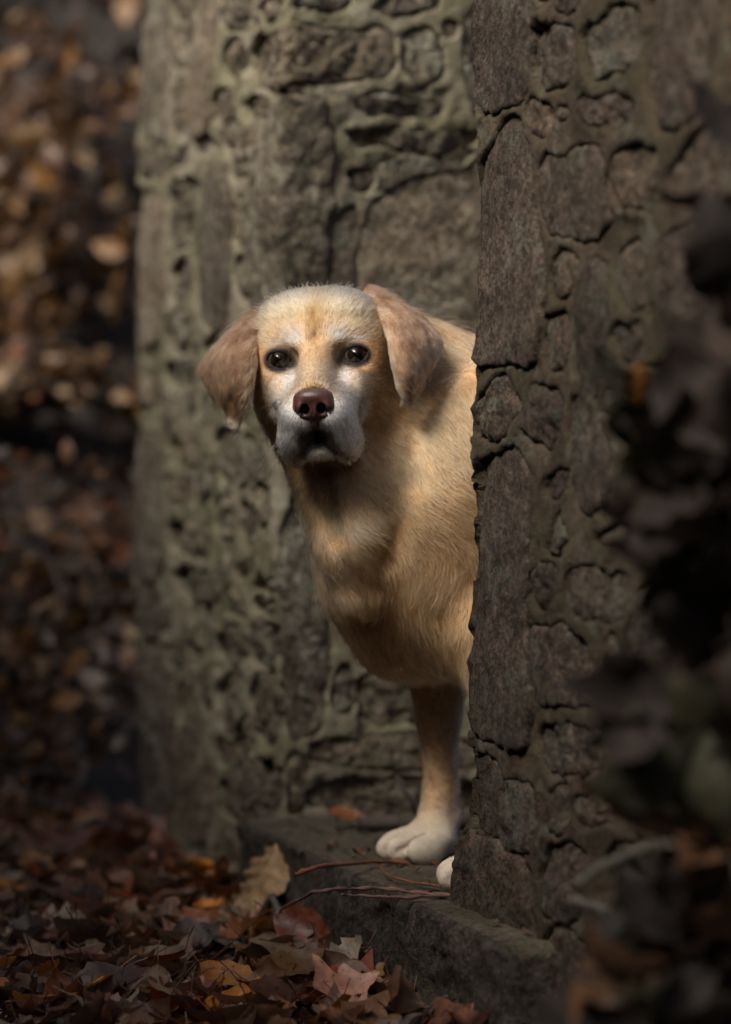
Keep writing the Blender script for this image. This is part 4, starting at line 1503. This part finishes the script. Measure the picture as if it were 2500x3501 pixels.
# ---- leaves
def leaf_mesh(name, kind, mat, seed, curl=.3, fold=.25, size=.055):
    """one leaf: midrib along +x from 0 to 1, blade either side, curled; scaled to size"""
    rng = np.random.default_rng(seed)
    nx, ny = (15, 7) if kind != 'maple' else (15, 9)
    t = np.linspace(0, 1, nx)
    if kind == 'beech':
        w = .30 * np.sin(np.pi * t ** .85) ** .85 * (1 + .06 * np.cos(t * 40))
    elif kind == 'oak':
        w = .26 * np.sin(np.pi * t ** 1.1) ** .7 * (1 + .38 * np.cos(t * 26))
    elif kind == 'maple':
        w = .16 + .40 * np.exp(-((t - .30) / .13) ** 2) + .26 * np.exp(-((t - .62) / .09) ** 2)
        w *= np.sin(np.pi * np.clip(t, 0, 1) ** .6) ** .5
    else:                                    # long willow-like
        w = .15 * np.sin(np.pi * t) ** .8
    w = np.maximum(w, .004)
    s = np.linspace(-1, 1, ny)
    T, S = np.meshgrid(t, s, indexing='ij')
    x = T.copy(); y = S * w[:, None]
    if kind == 'maple':
        x = x + np.abs(S) * .12 * np.sin(T * 9 + 1)
    z = fold * np.abs(y) + rng.normal() * 0
    ph = rng.uniform(0, 6)
    z = z + .02 * np.sin(T * 22 + np.abs(S) * 3 + ph) * np.abs(S) + .03 * np.sin(T * 5 + ph)
    # curl along the length
    k = curl * rng.uniform(.5, 1.5)
    ang = k * (T - .5) * 2
    xx = np.sin(ang) / max(k, 1e-3) * .5 * 1.0
    zz = (1 - np.cos(ang)) / max(k, 1e-3) * .5 * 1.0
    X = xx - z * np.sin(ang); Zz = zz + z * np.cos(ang)
    # roll across the width
    kr = rng.uniform(-1.6, 1.6) * curl * 2
    yy = np.where(np.abs(kr) > .05, np.sin(y * kr) / (kr if abs(kr) > .05 else 1), y)
    Zz = Zz + (1 - np.cos(y * kr)) / (kr if abs(kr) > .05 else 1)
    V = np.stack([X, yy, Zz], -1).reshape(-1, 3)
    i, j = np.meshgrid(np.arange(nx - 1), np.arange(ny - 1), indexing='ij')
    a = (i * ny + j).ravel()
    F = np.stack([a, a + ny, a + ny + 1, a + 1], 1)
    # stalk
    b = len(V)
    mid = [V[0 * ny + ny // 2]]
    p0 = mid[0]
    st = np.array([[p0[0] - .02 * q, 0, p0[2] + .015 * q * rng.uniform(.3, 1.5)] for q in (0, 6, 12)])
    off = np.array([[0, .009, 0], [0, -.005, .008], [0, -.005, -.008]])
    SV = (st[:, None] + off[None]).reshape(-1, 3)
    SF = []
    for q in range(2):
        for e in range(3):
            SF.append((b + q * 3 + e, b + q * 3 + (e + 1) % 3, b + (q + 1) * 3 + (e + 1) % 3, b + (q + 1) * 3 + e))
    V = np.vstack([V, SV]) * size
    F = np.vstack([F, np.array(SF)])
    return mesh_np(name, V, F, mat)


def mat_leaf(name, c1, c2, gloss=.45, sheen=0.0):
    t = NT(name)
    g = t.n('ShaderNodeTexCoord').outputs['Object']
    oi = t.n('ShaderNodeObjectInfo')
    n1 = t.noise(60, 5, .65, g)
    c = t.ramp(n1, [(.34, c1), (.64, c2)])
    c = t.mix(t.ramp(t.noise(160, 3, .6, g), [(.60, (0, 0, 0)), (.70, (.8,) * 3)]), c, (.03, .018, .01))
    v = t.ramp(oi.outputs['Random'], [(0, (.55, .55, .58)), (1, (1.35, 1.25, 1.15))])
    c = t.mix(1.0, c, v, 'MULTIPLY')
    t.l(c, t.b.inputs['Base Color'])
    t.b.inputs['Roughness'].default_value = gloss
    b = t.n('ShaderNodeBump', i_Strength=.5, i_Distance=.002)
    t.l(t.noise(140, 4, .6, g, .5), b.inputs['Height'])
    t.l(b.outputs[0], t.b.inputs['Normal'])
    tr = t.n('ShaderNodeBsdfTranslucent')
    t.l(c, tr.inputs['Color'])
    mx = t.n('ShaderNodeMixShader', i_0=.22)
    out = [n for n in t.t.nodes if n.type == 'OUTPUT_MATERIAL'][0]
    t.l(t.b.outputs[0], mx.inputs[1]); t.l(tr.outputs[0], mx.inputs[2]); t.l(mx.outputs[0], out.inputs[0])
    return t.m


LEAF_M = {
    'tan': mat_leaf('leaf_tan', (.17, .115, .065), (.38, .27, .165), .6),
    'brown': mat_leaf('leaf_brown', (.075, .040, .022), (.19, .105, .058), .5),
    'rust': mat_leaf('leaf_rust', (.10, .036, .014), (.25, .095, .034), .45),
    'red': mat_leaf('leaf_red', (.10, .020, .008), (.24, .055, .018), .4),
    'orange': mat_leaf('leaf_orange', (.34, .13, .024), (.62, .27, .055), .45),
    'pink': mat_leaf('leaf_pink', (.20, .095, .065), (.38, .21, .155), .45),
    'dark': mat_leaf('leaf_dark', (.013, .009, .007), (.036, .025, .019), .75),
    'grey': mat_leaf('leaf_grey', (.11, .092, .08), (.25, .21, .18), .55),
    'pale': mat_leaf('leaf_pale', (.22, .18, .13), (.46, .38, .28), .5),
    'ochre': mat_leaf('leaf_ochre', (.11, .055, .016), (.24, .125, .036), .5),
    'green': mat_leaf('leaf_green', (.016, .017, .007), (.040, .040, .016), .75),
}
LEAVES = {}
for ci, cn in enumerate(LEAF_M):
    LEAVES[cn] = [leaf_mesh('leaf', k, LEAF_M[cn], 300 + ci * 7 + q, curl=c, fold=f)
                  for q, (k, c, f) in enumerate((('beech', .35, .25), ('beech', .8, .35), ('maple', .5, .3), ('oak', .6, .25), ('beech', 1.2, .5)))]


def rand_rot(rng, flat=.5):
    from mathutils import Euler
    return Euler((rng.normal() * flat, rng.normal() * flat, rng.uniform(0, 2 * math.pi)))


# litter: heaps against the step, thinner on it
rngL = np.random.default_rng(77)
PAL = ['tan', 'brown', 'brown', 'pale', 'rust', 'rust', 'red', 'orange', 'pink', 'tan', 'dark', 'pink', 'grey', 'brown', 'tan', 'brown', 'ochre']


def on_step(x, y):
    r = np.array([x, y]) - L0
    return (r @ WN > -.075) and (-.01 < r @ WT < 1.05)


def in_wall(x, y):
    r = np.array([x, y]) - L0
    return (r @ WN > -.03)


spots = []
while len(spots) < 2600:
    y = rngL.uniform(2.30, 5.2)
    x = rngL.uniform(-.155 * y - .12, .155 * y + .1)
    if in_wall(x, y) or on_step(x, y):
        continue
    dstep = -((np.array([x, y]) - L0) @ WN)
    pile = .014 * math.exp(-((dstep - .07) / .12) ** 2) * (1 if y < 3.4 else .6)
    spots.append((x, y, pile))
vis = []
gzs = ground_z(np.array([q[0] for q in spots]), np.array([q[1] for q in spots]))
for (x, y, pile), gz in zip(spots, gzs):
    lay = rngL.random()
    z = float(gz) + .006 + pile * lay + .017 * lay
    px = 1250 + x / y * FPX; py = 1750.5 + (ZC - z) / y * FPX
    infr = (-60 < px < 2560) and (py < 3580)
    vis.append((infr, lay, y, x, z))
order = sorted(range(len(vis)), key=lambda i: (not vis[i][0], -(vis[i][1] - .12 * vis[i][2])))
single = set(order[:290])
stuff_v, stuff_f, stuff_mi = [], [], []
mats_l = list(LEAF_M.values()); names_l = list(LEAF_M.keys())


def mesh_arrays(me):
    v = np.empty(len(me.vertices) * 3, np.float32); me.vertices.foreach_get('co', v)
    f = np.empty(len(me.loops), np.int32); me.loops.foreach_get('vertex_index', f)
    return v.reshape(-1, 3), f.reshape(-1, 4)


LEAF_A = {cn: [mesh_arrays(m) for m in ms] for cn, ms in LEAVES.items()}


def add_stuff(store, cn, q, M):
    v, f = LEAF_A[cn][q]
    R = np.array(M.to_3x3()); t = np.array(M.translation)
    b = sum(len(a) for a in store['v']) if 'n' not in store else store['n']
    store['v'].append(v @ R.T + t); store['f'].append(f + b); store['m'].append(np.full(len(f), names_l.index(cn), np.int32))
    store['n'] = b + len(v)


def finish_stuff(store, name, label, parent=None):
    me = mesh_np(name, np.concatenate(store['v']), np.concatenate(store['f']))
    for m in mats_l: me.materials.append(m)
    me.polygons.foreach_set('material_index', np.concatenate(store['m'])[:len(me.polygons)])
    o = obj(name, me, parent)
    tag(o, label, kind='stuff')
    return o


litter = {'v': [], 'f': [], 'm': [], 'n': 0}
for i, (infr, lay, y, x, z) in enumerate(vis):
    cn = PAL[rngL.integers(len(PAL))] if lay > .3 else ['dark', 'brown', 'brown', 'grey', 'rust', 'tan'][rngL.integers(6)]
    q = int(rngL.integers(5))
    s = float(rngL.uniform(.85, 1.65))
    rot = rand_rot(rngL, .10 + .17 * lay)
    M = Matrix.LocRotScale(Vector((x, y, z)), rot, Vector((s, s, s)))
    if i in single:
        cn = PAL[rngL.integers(len(PAL))]
        M = Matrix.LocRotScale(Vector((x, y, z + .007)), rot, Vector((s, s, s)) * 1.2)
        o = bpy.data.objects.new('leaf', LEAVES[cn][q]); COL.objects.link(o)
        o.parent = ground; o.matrix_local = M
    else:
        add_stuff(litter, cn, q, M)
# leaves on the bank beyond
by = 4.6 + 5.0 * rngL.random(1700) ** 1.1
bx = rngL.uniform(-.155 * by - .5, -.02 * by + .2)
bz = ground_z(bx, by)
for x, y, z in zip(bx, by, bz):
    if in_wall(x, y) and y < 5.0: continue
    cn = ['dark', 'brown', 'brown', 'grey', 'rust', 'tan', 'dark', 'brown'][rngL.integers(8)]
    s = float(rngL.uniform(.9, 1.7))
    add_stuff(litter, cn, int(rngL.integers(5)), Matrix.LocRotScale(Vector((x, y, z + rngL.uniform(.005, .05))), rand_rot(rngL, .5), Vector((s, s, s))))
tl = catmull(np.array([W(-60, 1350, 5.95), W(120, 1280, 5.85), W(300, 1300, 5.75), W(520, 1400, 5.65)]), np.linspace(0, 3, 90))
for c in tl:
    for _ in range(2):
        pz = c + rngL.normal(size=3) * np.array([.03, .04, .03]) + np.array([0, -.03, -.01])
        s = float(rngL.uniform(.9, 1.6))
        add_stuff(litter, ['brown', 'ochre', 'dark', 'tan', 'rust'][rngL.integers(5)], int(rngL.integers(5)), Matrix.LocRotScale(Vector(pz), rand_rot(rngL, .6), Vector((s, s, s))))
finish_stuff(litter, 'leaf_litter', 'brown autumn leaf litter covering the woodland floor', None)


# ---- twigs and stems
def tube(pts, r0, r1, seg=7, knob=.0, seed=0, sub=10):
    pts = np.asarray(pts, float)
    t = np.linspace(0, len(pts) - 1, max(2, (len(pts) - 1) * sub))
    C = catmull(pts, t)
    n = len(C)
    rng = np.random.default_rng(seed)
    C = C + np.stack([np.convolve(rng.normal(size=n), np.ones(3) / 3, 'same') for _ in range(3)], 1) * knob * r0
    T = np.gradient(C, axis=0); T /= np.linalg.norm(T, axis=1)[:, None] + 1e-9
    ref = np.array([0, 0, 1.0]) if abs(T[:, 2]).mean() < .8 else np.array([1.0, 0, 0])
    A = np.cross(T, ref); A /= np.linalg.norm(A, axis=1)[:, None] + 1e-9
    B = np.cross(T, A)
    r = np.linspace(r0, r1, n) * (1 + knob * .5 * rng.normal(size=n))
    ph = np.linspace(0, 2 * math.pi, seg, endpoint=False)
    V = C[:, None] + r[:, None, None] * (np.cos(ph)[None, :, None] * A[:, None] + np.sin(ph)[None, :, None] * B[:, None])
    V = V.reshape(-1, 3)
    F = []
    for i in range(n - 1):
        for j in range(seg):
            F.append((i * seg + j, i * seg + (j + 1) % seg, (i + 1) * seg + (j + 1) % seg, (i + 1) * seg + j))
    F.append(tuple(range(seg)))
    F.append(tuple(range((n - 1) * seg + seg - 1, (n - 1) * seg - 1, -1)))
    return V, F


def tubes(name, specs, mat):
    """several branches of ONE twig"""
    VV, FF, b = [], [], 0
    for sp in specs:
        V, F = tube(**sp)
        VV.append(V); FF += [tuple(x + b for x in f) for f in F]; b += len(V)
    return mesh_np(name, np.concatenate(VV), FF, mat)


def mat_bark(name, a, b):
    t = NT(name)
    g = t.n('ShaderNodeTexCoord').outputs['Object']
    t.l(t.ramp(t.noise(80, 6, .7, g), [(.35, a), (.65, b)]), t.b.inputs['Base Color'])
    t.b.inputs['Roughness'].default_value = .75
    bp_ = t.n('ShaderNodeBump', i_Strength=.7, i_Distance=.003)
    t.l(t.noise(140, 5, .7, g), bp_.inputs['Height']); t.l(bp_.outputs[0], t.b.inputs['Normal'])
    return t.m


M_RED = mat_bark('red_bark', (.10, .035, .015), (.24, .085, .035))
M_PURP = mat_bark('purple_bark', (.09, .045, .035), (.19, .10, .08))
M_DARKB = mat_bark('dark_bark', (.03, .022, .017), (.085, .062, .046))
M_GREYB = mat_bark('grey_bark', (.06, .055, .045), (.15, .14, .11))


def at_z(px, py, z):
    d = (ZC - z) * FPX / (py - 1750.5)
    return W(px, py, d)


def twig(name, label, mat, branches, cat='twig'):
    me = tubes(name, branches, mat)
    o = bpy.data.objects.new(name, me); COL.objects.link(o)
    tag(o, label, cat)
    return o


ZS = STEP_Z
twig('twig', 'orange brown twig arching from the curled dry leaf to the paw', M_RED,
     [dict(pts=[at_z(1005, 2990, ZS + .012), at_z(1100, 2962, ZS + .02), at_z(1230, 2950, ZS + .012), at_z(1330, 2945, ZS + .006), at_z(1400, 2950, ZS + .005)], r0=0.0028, r1=0.0019, knob=0.27, seed=1)])
twig('twig', 'bumpy reddish twig curving over the front edge of the step', M_PURP,
     [dict(pts=[at_z(955, 3118, .085), at_z(1020, 3078, .11), at_z(1090, 3048, ZS + .012), at_z(1250, 3036, ZS + .010), at_z(1400, 3048, ZS + .007), at_z(1570, 3066, ZS + .006)], r0=0.0018, r1=0.0024, knob=0.60, seed=2)])
twig('twig', 'thin pinkish twig lying nearest the edge of the step', M_PURP,
     [dict(pts=[at_z(1166, 3056, ZS + .006), at_z(1280, 3064, ZS + .008), at_z(1400, 3068, ZS + .006), at_z(1570, 3058, ZS + .006)], r0=0.0013, r1=0.0021, knob=0.60, seed=3)])
twig('twig', 'thin dark twig slanting from the paw to the wall', M_RED,
     [dict(pts=[at_z(1296, 2962, ZS + .012), at_z(1340, 2998, ZS + .008), at_z(1420, 3016, ZS + .005), at_z(1570, 3044, ZS + .005)], r0=0.0011, r1=0.0016, knob=0.54, seed=4)])
b0 = at_z(1425, 2790, ZS + .01)
twig('twig', 'bare twig standing upright in the shadow behind the leg', M_DARKB,
     [dict(pts=[b0, W(1405, 2735, b0[1] - .01), W(1375, 2690, b0[1] - .01), W(1358, 2650, b0[1])], r0=0.0034, r1=0.0024, knob=0.36, seed=5),
      dict(pts=[W(1400, 2728, b0[1] - .01), W(1375, 2760, b0[1] - .03), at_z(1362, 2800, ZS + .01)], r0=0.0024, r1=0.0016, knob=0.36, seed=6)])
s0 = at_z(1222, 2815, ZS + .011)
twig('stick', 'dark broken stick lying at the back of the doorstep', M_DARKB,
     [dict(pts=[s0, s0 + [.06, .004, 0], s0 + [.12, .01, .001], s0 + [.19, .02, .001]], r0=.011, r1=.010, seg=10, knob=.05, seed=7)], 'stick')
twig('twig', 'grey forked twig standing in the leaves before the step', M_GREYB,
     [dict(pts=[at_z(872, 3195, .02), at_z(905, 3110, .055), at_z(935, 3070, .075)], r0=.0075, r1=.0060, knob=.15, seed=8),
      dict(pts=[at_z(935, 3070, .075), at_z(965, 3150, .05), at_z(1000, 3225, .02)], r0=0.0042, r1=0.0034, knob=0.27, seed=9)])
twig('stick', 'long grey stick lying across the bottom of the leaves', M_GREYB,
     [dict(pts=[at_z(190, 3500, .03), at_z(380, 3462, .035), at_z(560, 3450, .03)], r0=.007, r1=.006, knob=.12, seed=10),
      dict(pts=[at_z(610, 3470, .03), at_z(740, 3420, .038), at_z(920, 3370, .036)], r0=.006, r1=.0045, knob=.12, seed=11),
      dict(pts=[at_z(560, 3450, .03), at_z(590, 3462, .03), at_z(612, 3469, .03)], r0=.006, r1=.006, knob=.05, seed=12)], 'stick')
twig('twig', 'short upright twig stub in the leaves at the lower left', M_GREYB,
     [dict(pts=[at_z(108, 3450, .02), at_z(114, 3380, .045), at_z(120, 3330, .065)], r0=0.0044, r1=0.0032, knob=0.27, seed=13)])


# ---- the large single leaves
def place_leaf(label, cn, kind, px, py, z, size, rot, curl=.5, fold=.3, seed=1, name='fallen_leaf'):
    me = leaf_mesh(name, kind, LEAF_M[cn], seed, curl=curl, fold=fold, size=size)
    o = bpy.data.objects.new(name, me); COL.objects.link(o)
    p = at_z(px, py, z)
    o.location = p
    o.rotation_euler = rot
    tag(o, label, 'leaf')
    return o


place_leaf('bright orange beech leaf lying on top of the litter', 'orange', 'beech', 790, 3345, .050, .078, (.35, .25, -.35), .4, .2, 501)
place_leaf('pink maple leaf with pointed lobes near the step', 'pink', 'maple', 1180, 3375, .055, .085, (.6, -.1, .5), .4, .2, 502)
place_leaf('ochre leaf propped at an angle above the red leaf', 'ochre', 'beech', 1000, 3300, .055, .085, (.35, -.2, .45), .4, .2, 503)
place_leaf('deep red leaf leaning against the foot of the step', 'red', 'beech', 1040, 3180, .055, .085, (1.0, .3, -.5), .5, .2, 504)
place_leaf('dark red leaf half hidden below the ochre leaf', 'red', 'beech', 1130, 3325, .045, .070, (.3, .1, .3), .5, .3, 505)
place_leaf('rolled brown leaf standing on edge beside the step', 'brown', 'beech', 1340, 3390, .07, .085, (1.3, .7, 1.0), 1.3, .5, 506)
place_leaf('tan leaf lying flat in front of the forked twig', 'tan', 'beech', 1010, 3250, .045, .11, (.15, .05, -.1), .25, .15, 507)
place_leaf('pale crumpled leaf with a torn edge by the step', 'pale', 'oak', 1165, 3265, .055, .07, (.5, -.3, .4), .8, .4, 508)
place_leaf('reddish leaf on the dark tread behind the paw', 'rust', 'beech', 1180, 2795, ZS + .014, .055, (.4, .1, .1), .6, .3, 509)
place_leaf('small curled leaf on the doorstep left of the paw', 'brown', 'beech', 1222, 2918, ZS + .010, .030, (.4, .3, .8), 1.0, .5, 510)


# the big dry leaf curled up against the step: a waved ribbon of blade
def curled_leaf():
    rows = [  # left edge, middle, right edge (photograph pixel, depth)
        ((700, 3150, 3.06), (720, 3172, 3.03), (760, 3180, 3.01)),
        ((768, 3118, 3.09), (800, 3135, 3.03), (850, 3170, 3.00)),
        ((805, 3070, 3.11), (850, 3085, 3.04), (905, 3140, 3.00)),
        ((835, 3020, 3.13), (890, 3030, 3.04), (955, 3060, 3.01)),
        ((850, 2965, 3.14), (920, 2975, 3.04), (1005, 2995, 3.03)),
        ((895, 2920, 3.15), (935, 2925, 3.05), (985, 2950, 3.05)),
        ((925, 2890, 3.15), (945, 2885, 3.06), (962, 2905, 3.09))]
    R = np.array([[W(*c) for c in r] for r in rows])
    nu, nv = 60, 22
    A = np.stack([catmull(R[:, j], np.linspace(0, len(rows) - 1, nu)) for j in range(3)], 1)
    S = np.stack([catmull(A[i], np.linspace(0, 2, nv)) for i in range(nu)], 0)
    du = np.gradient(S, axis=0); dw = np.gradient(S, axis=1)
    N_ = np.cross(du, dw); N_ /= np.linalg.norm(N_, axis=2)[..., None] + 1e-9
    uu = np.linspace(0, 1, nu)[:, None]; vv = np.linspace(-1, 1, nv)[None]
    wave = .0042 * np.sin(uu * 46 + np.abs(vv) * 2.2) * np.abs(vv) + fbm(S.reshape(-1, 3), 60, 2, 3).reshape(nu, nv) * .003
    S = S + N_ * wave[..., None]
    top = S + N_ * .0004; bot = S - N_ * .0004
    V = np.concatenate([top.reshape(-1, 3), bot.reshape(-1, 3)]); k = nu * nv
    i, j = np.meshgrid(np.arange(nu - 1), np.arange(nv - 1), indexing='ij')
    a = (i * nv + j).ravel()
    F = np.concatenate([np.stack([a, a + 1, a + nv + 1, a + nv], 1), np.stack([a + k, a + k + nv, a + k + nv + 1, a + k + 1], 1)])
    me = mesh_np('curled_leaf', V, F, mat_leaf('leaf_dry', (.22, .145, .075), (.44, .31, .175), .6))
    o = bpy.data.objects.new('curled_leaf', me); COL.objects.link(o)
    tag(o, 'large dry tan leaf curled up against the end of the step', 'leaf')


curled_leaf()


# crumbs of leaf, bark and grit on the tread
crumbs = {'v': [], 'f': [], 'm': [], 'n': 0}
rngC = np.random.default_rng(55)
for _ in range(420):
    w_, n_ = rngC.uniform(.03, .99), rngC.uniform(-.04, .42) ** 1.0
    p_ = L0 + WT * w_ + WN * n_
    s_ = float(rngC.uniform(.07, .34))
    cn = ['dark', 'brown', 'brown', 'tan', 'rust', 'dark'][rngC.integers(6)]
    add_stuff(crumbs, cn, int(rngC.integers(5)), Matrix.LocRotScale(Vector((p_[0], p_[1], STEP_Z + .004)), rand_rot(rngC, .25), Vector((s_, s_, s_))))
finish_stuff(crumbs, 'leaf_crumbs', 'crumbs of leaf and grit scattered over the doorstep')
# ================================================================== shrubs, log, trees
def shrub(name, label, cat, base, stems, leaf_specs, mat, group=None):
    root = empty(name, tuple(map(float, base)))
    tag(root, label, cat, group)
    for k, sp in enumerate(stems):
        obj('stem', tubes('stem', [sp], mat), root)
    for cn, q, loc, rot, s in leaf_specs:
        o = bpy.data.objects.new('leaf', LEAVES[cn][q]); COL.objects.link(o)
        o.parent = root
        o.location = Vector(loc) - root.location
        o.rotation_euler = rot
        o.scale = (s, s, s)
    return root


rngS = np.random.default_rng(91)


def bush(label, name, base, tips, cols, n, sc_, mat, spread, seed):
    """stems arch from the base to each tip; leaves scatter about them"""
    rng = np.random.default_rng(seed)
    stems, lv = [], []
    base = np.array(base, float)
    for k, tp in enumerate(tips):
        tp = np.array(tp, float)
        mid = (base + tp) / 2 + np.array([rng.normal() * .08, rng.normal() * .08, .12 * np.linalg.norm(tp - base)])
        b = base + np.array([rng.normal() * .05, rng.normal() * .05, 0])
        pts = np.array([b, (b + mid) / 2 + rng.normal(size=3) * .03, mid, (mid + tp) / 2 + rng.normal(size=3) * .03, tp])
        stems.append(dict(pts=pts, r0=.009, r1=.0025, knob=.12, seed=seed + k))
        C = catmull(pts, np.linspace(1.0, 4, 60))
        for _ in range(n // len(tips)):
            c = C[rng.integers(60)] + rng.normal(size=3) * spread
            lv.append((cols[rng.integers(len(cols))], int(rng.integers(5)), c, rand_rot(rng, .9), float(sc_ * rng.uniform(.7, 1.3))))
    return shrub(name, label, 'shrub', base, stems, lv, mat)


# left background: autumn shrubs on the bank
def B(px, py, d, k=1.0):
    return W(px, py, d)


bush('autumn shrub with pale brown leaves, upper left beyond the wall', 'autumn_shrub', (-1.2, 6.6, 1.1),
     [B(40, 150, 6.36), B(250, 260, 6.00), B(330, 120, 6.72), B(120, 420, 6.24), B(300, 480, 5.88), B(400, 330, 6.24), B(160, 60, 6.72), B(430, 40, 6.5), B(440, 190, 6.4)],
     ['tan', 'brown', 'ochre', 'brown', 'ochre', 'brown', 'dark', 'ochre', 'dark', 'dark'], 260, 1.9, M_DARKB, .10, 11)
bush('autumn shrub with golden and tan leaves above the fallen trunk', 'autumn_shrub', (-.9, 6.5, .9),
     [B(60, 700, 6.24), B(330, 640, 5.88), B(370, 830, 6.00), B(200, 900, 6.12), B(420, 560, 6.24), B(30, 960, 6.36)],
     ['ochre', 'brown', 'tan', 'brown', 'dark', 'ochre', 'dark'], 180, 1.7, M_DARKB, .09, 12)
bush('low rust coloured shrub beside the foot of the mossy wall', 'rusty_shrub', (-.72, 4.7, .02),
     [B(60, 1700, 4.6), B(230, 1640, 4.7), B(400, 1620, 4.75), B(120, 1900, 4.5), B(330, 1850, 4.6), B(230, 2120, 4.5), B(60, 2250, 4.4), B(390, 2000, 4.7)],
     ['ochre', 'tan', 'brown', 'grey', 'rust', 'brown', 'tan', 'ochre'], 270, 1.35, M_DARKB, .075, 13)
bush('dark sparse shrub low at the left edge above the litter', 'dark_shrub', (-.66, 4.35, .01),
     [B(60, 2350, 4.2), B(250, 2300, 4.3), B(150, 2500, 4.2), B(330, 2450, 4.35), B(40, 2650, 4.1), B(250, 2620, 4.2)],
     ['grey', 'dark', 'brown', 'grey', 'ochre'], 80, 1.1, M_DARKB, .06, 14)

# fallen trunk on the bank
V, F = tube([B(-420, 1420, 6.2), B(-60, 1400, 6.0), B(120, 1330, 5.9), B(300, 1350, 5.8), B(520, 1450, 5.7)], .075, .045, seg=24, knob=.03, seed=3, sub=14)
V = V + np.stack([fbm(V, 6, 4, 5 + k) for k in range(3)], 1) * np.array([.05, .09, .11])
o = bpy.data.objects.new('fallen_tree', mesh_np('fallen_tree', V, F, mat_bark('old_bark', (.016, .011, .008), (.045, .032, .022)))); COL.objects.link(o)
tag(o, 'fallen mossy tree lying on the bank behind the wall', 'fallen tree')


# foreground shrub, bottom right, close to the lens
def fg(px, py, d):
    return W(px, py, d * 1.25)


rngG = np.random.default_rng(17)
stems = [
    [fg(2620, 3700, 1.45), fg(2560, 2600, 1.45), fg(2590, 1900, 1.42), fg(2500, 1490, 1.42), fg(2330, 1600, 1.45), fg(2170, 1735, 1.5)],
    [fg(2600, 3600, 1.40), fg(2500, 2900, 1.40), fg(2520, 2300, 1.40), fg(2500, 1700, 1.38), fg(2350, 1850, 1.42)],
    [fg(2580, 3650, 1.38), fg(2420, 3200, 1.40), fg(2300, 2900, 1.45), fg(2080, 2960, 1.5), fg(1990, 3020, 1.52)],
    [fg(2620, 3600, 1.30), fg(2540, 3000, 1.32), fg(2430, 2760, 1.35), fg(2520, 2500, 1.36)],
    [fg(2560, 3700, 1.36), fg(2300, 3400, 1.45), fg(2120, 3150, 1.52), fg(1960, 3080, 1.6)],
]
stems = [[np.array([s[0][0], s[0][1], -.02])] + s for s in stems]
specs = [dict(pts=np.array(s), r0=.0065, r1=.004, knob=.08, seed=60 + k) for k, s in enumerate(stems)]
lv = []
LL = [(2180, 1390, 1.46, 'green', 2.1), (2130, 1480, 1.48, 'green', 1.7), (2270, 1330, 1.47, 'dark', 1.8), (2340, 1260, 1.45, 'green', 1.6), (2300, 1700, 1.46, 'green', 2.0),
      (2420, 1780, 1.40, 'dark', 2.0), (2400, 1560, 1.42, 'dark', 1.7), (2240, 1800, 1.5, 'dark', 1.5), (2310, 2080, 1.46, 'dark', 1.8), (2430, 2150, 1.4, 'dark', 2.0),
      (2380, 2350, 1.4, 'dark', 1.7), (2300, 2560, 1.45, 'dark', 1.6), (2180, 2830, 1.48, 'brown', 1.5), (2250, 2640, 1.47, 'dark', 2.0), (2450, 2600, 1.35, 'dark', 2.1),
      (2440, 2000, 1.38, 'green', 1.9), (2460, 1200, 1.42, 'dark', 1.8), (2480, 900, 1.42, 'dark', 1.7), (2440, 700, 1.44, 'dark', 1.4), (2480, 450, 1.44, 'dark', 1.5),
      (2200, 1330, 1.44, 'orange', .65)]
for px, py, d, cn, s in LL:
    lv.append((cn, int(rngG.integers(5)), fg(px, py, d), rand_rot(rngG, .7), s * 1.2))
for _ in range(110):
    t = rngG.random()
    px = 1950 + 600 * t ** .6; py = 3560 - rngG.random() * (300 + 1500 * t ** 1.5)
    lv.append((['dark', 'dark', 'green', 'brown', 'dark', 'dark', 'dark'][rngG.integers(7)], int(rngG.integers(5)), fg(px, py, rngG.uniform(1.30, 1.62)), rand_rot(rngG, .8), float(rngG.uniform(.9, 1.9))))
for _ in range(50):
    py = rngG.uniform(1150, 3350)
    px = rngG.uniform(2190 - .06 * (py - 1150), 2520)
    lv.append((['dark', 'dark', 'green', 'dark', 'dark'][rngG.integers(5)], int(rngG.integers(5)), fg(px, py, rngG.uniform(1.30, 1.50)), rand_rot(rngG, .8), float(rngG.uniform(1.1, 2.0))))
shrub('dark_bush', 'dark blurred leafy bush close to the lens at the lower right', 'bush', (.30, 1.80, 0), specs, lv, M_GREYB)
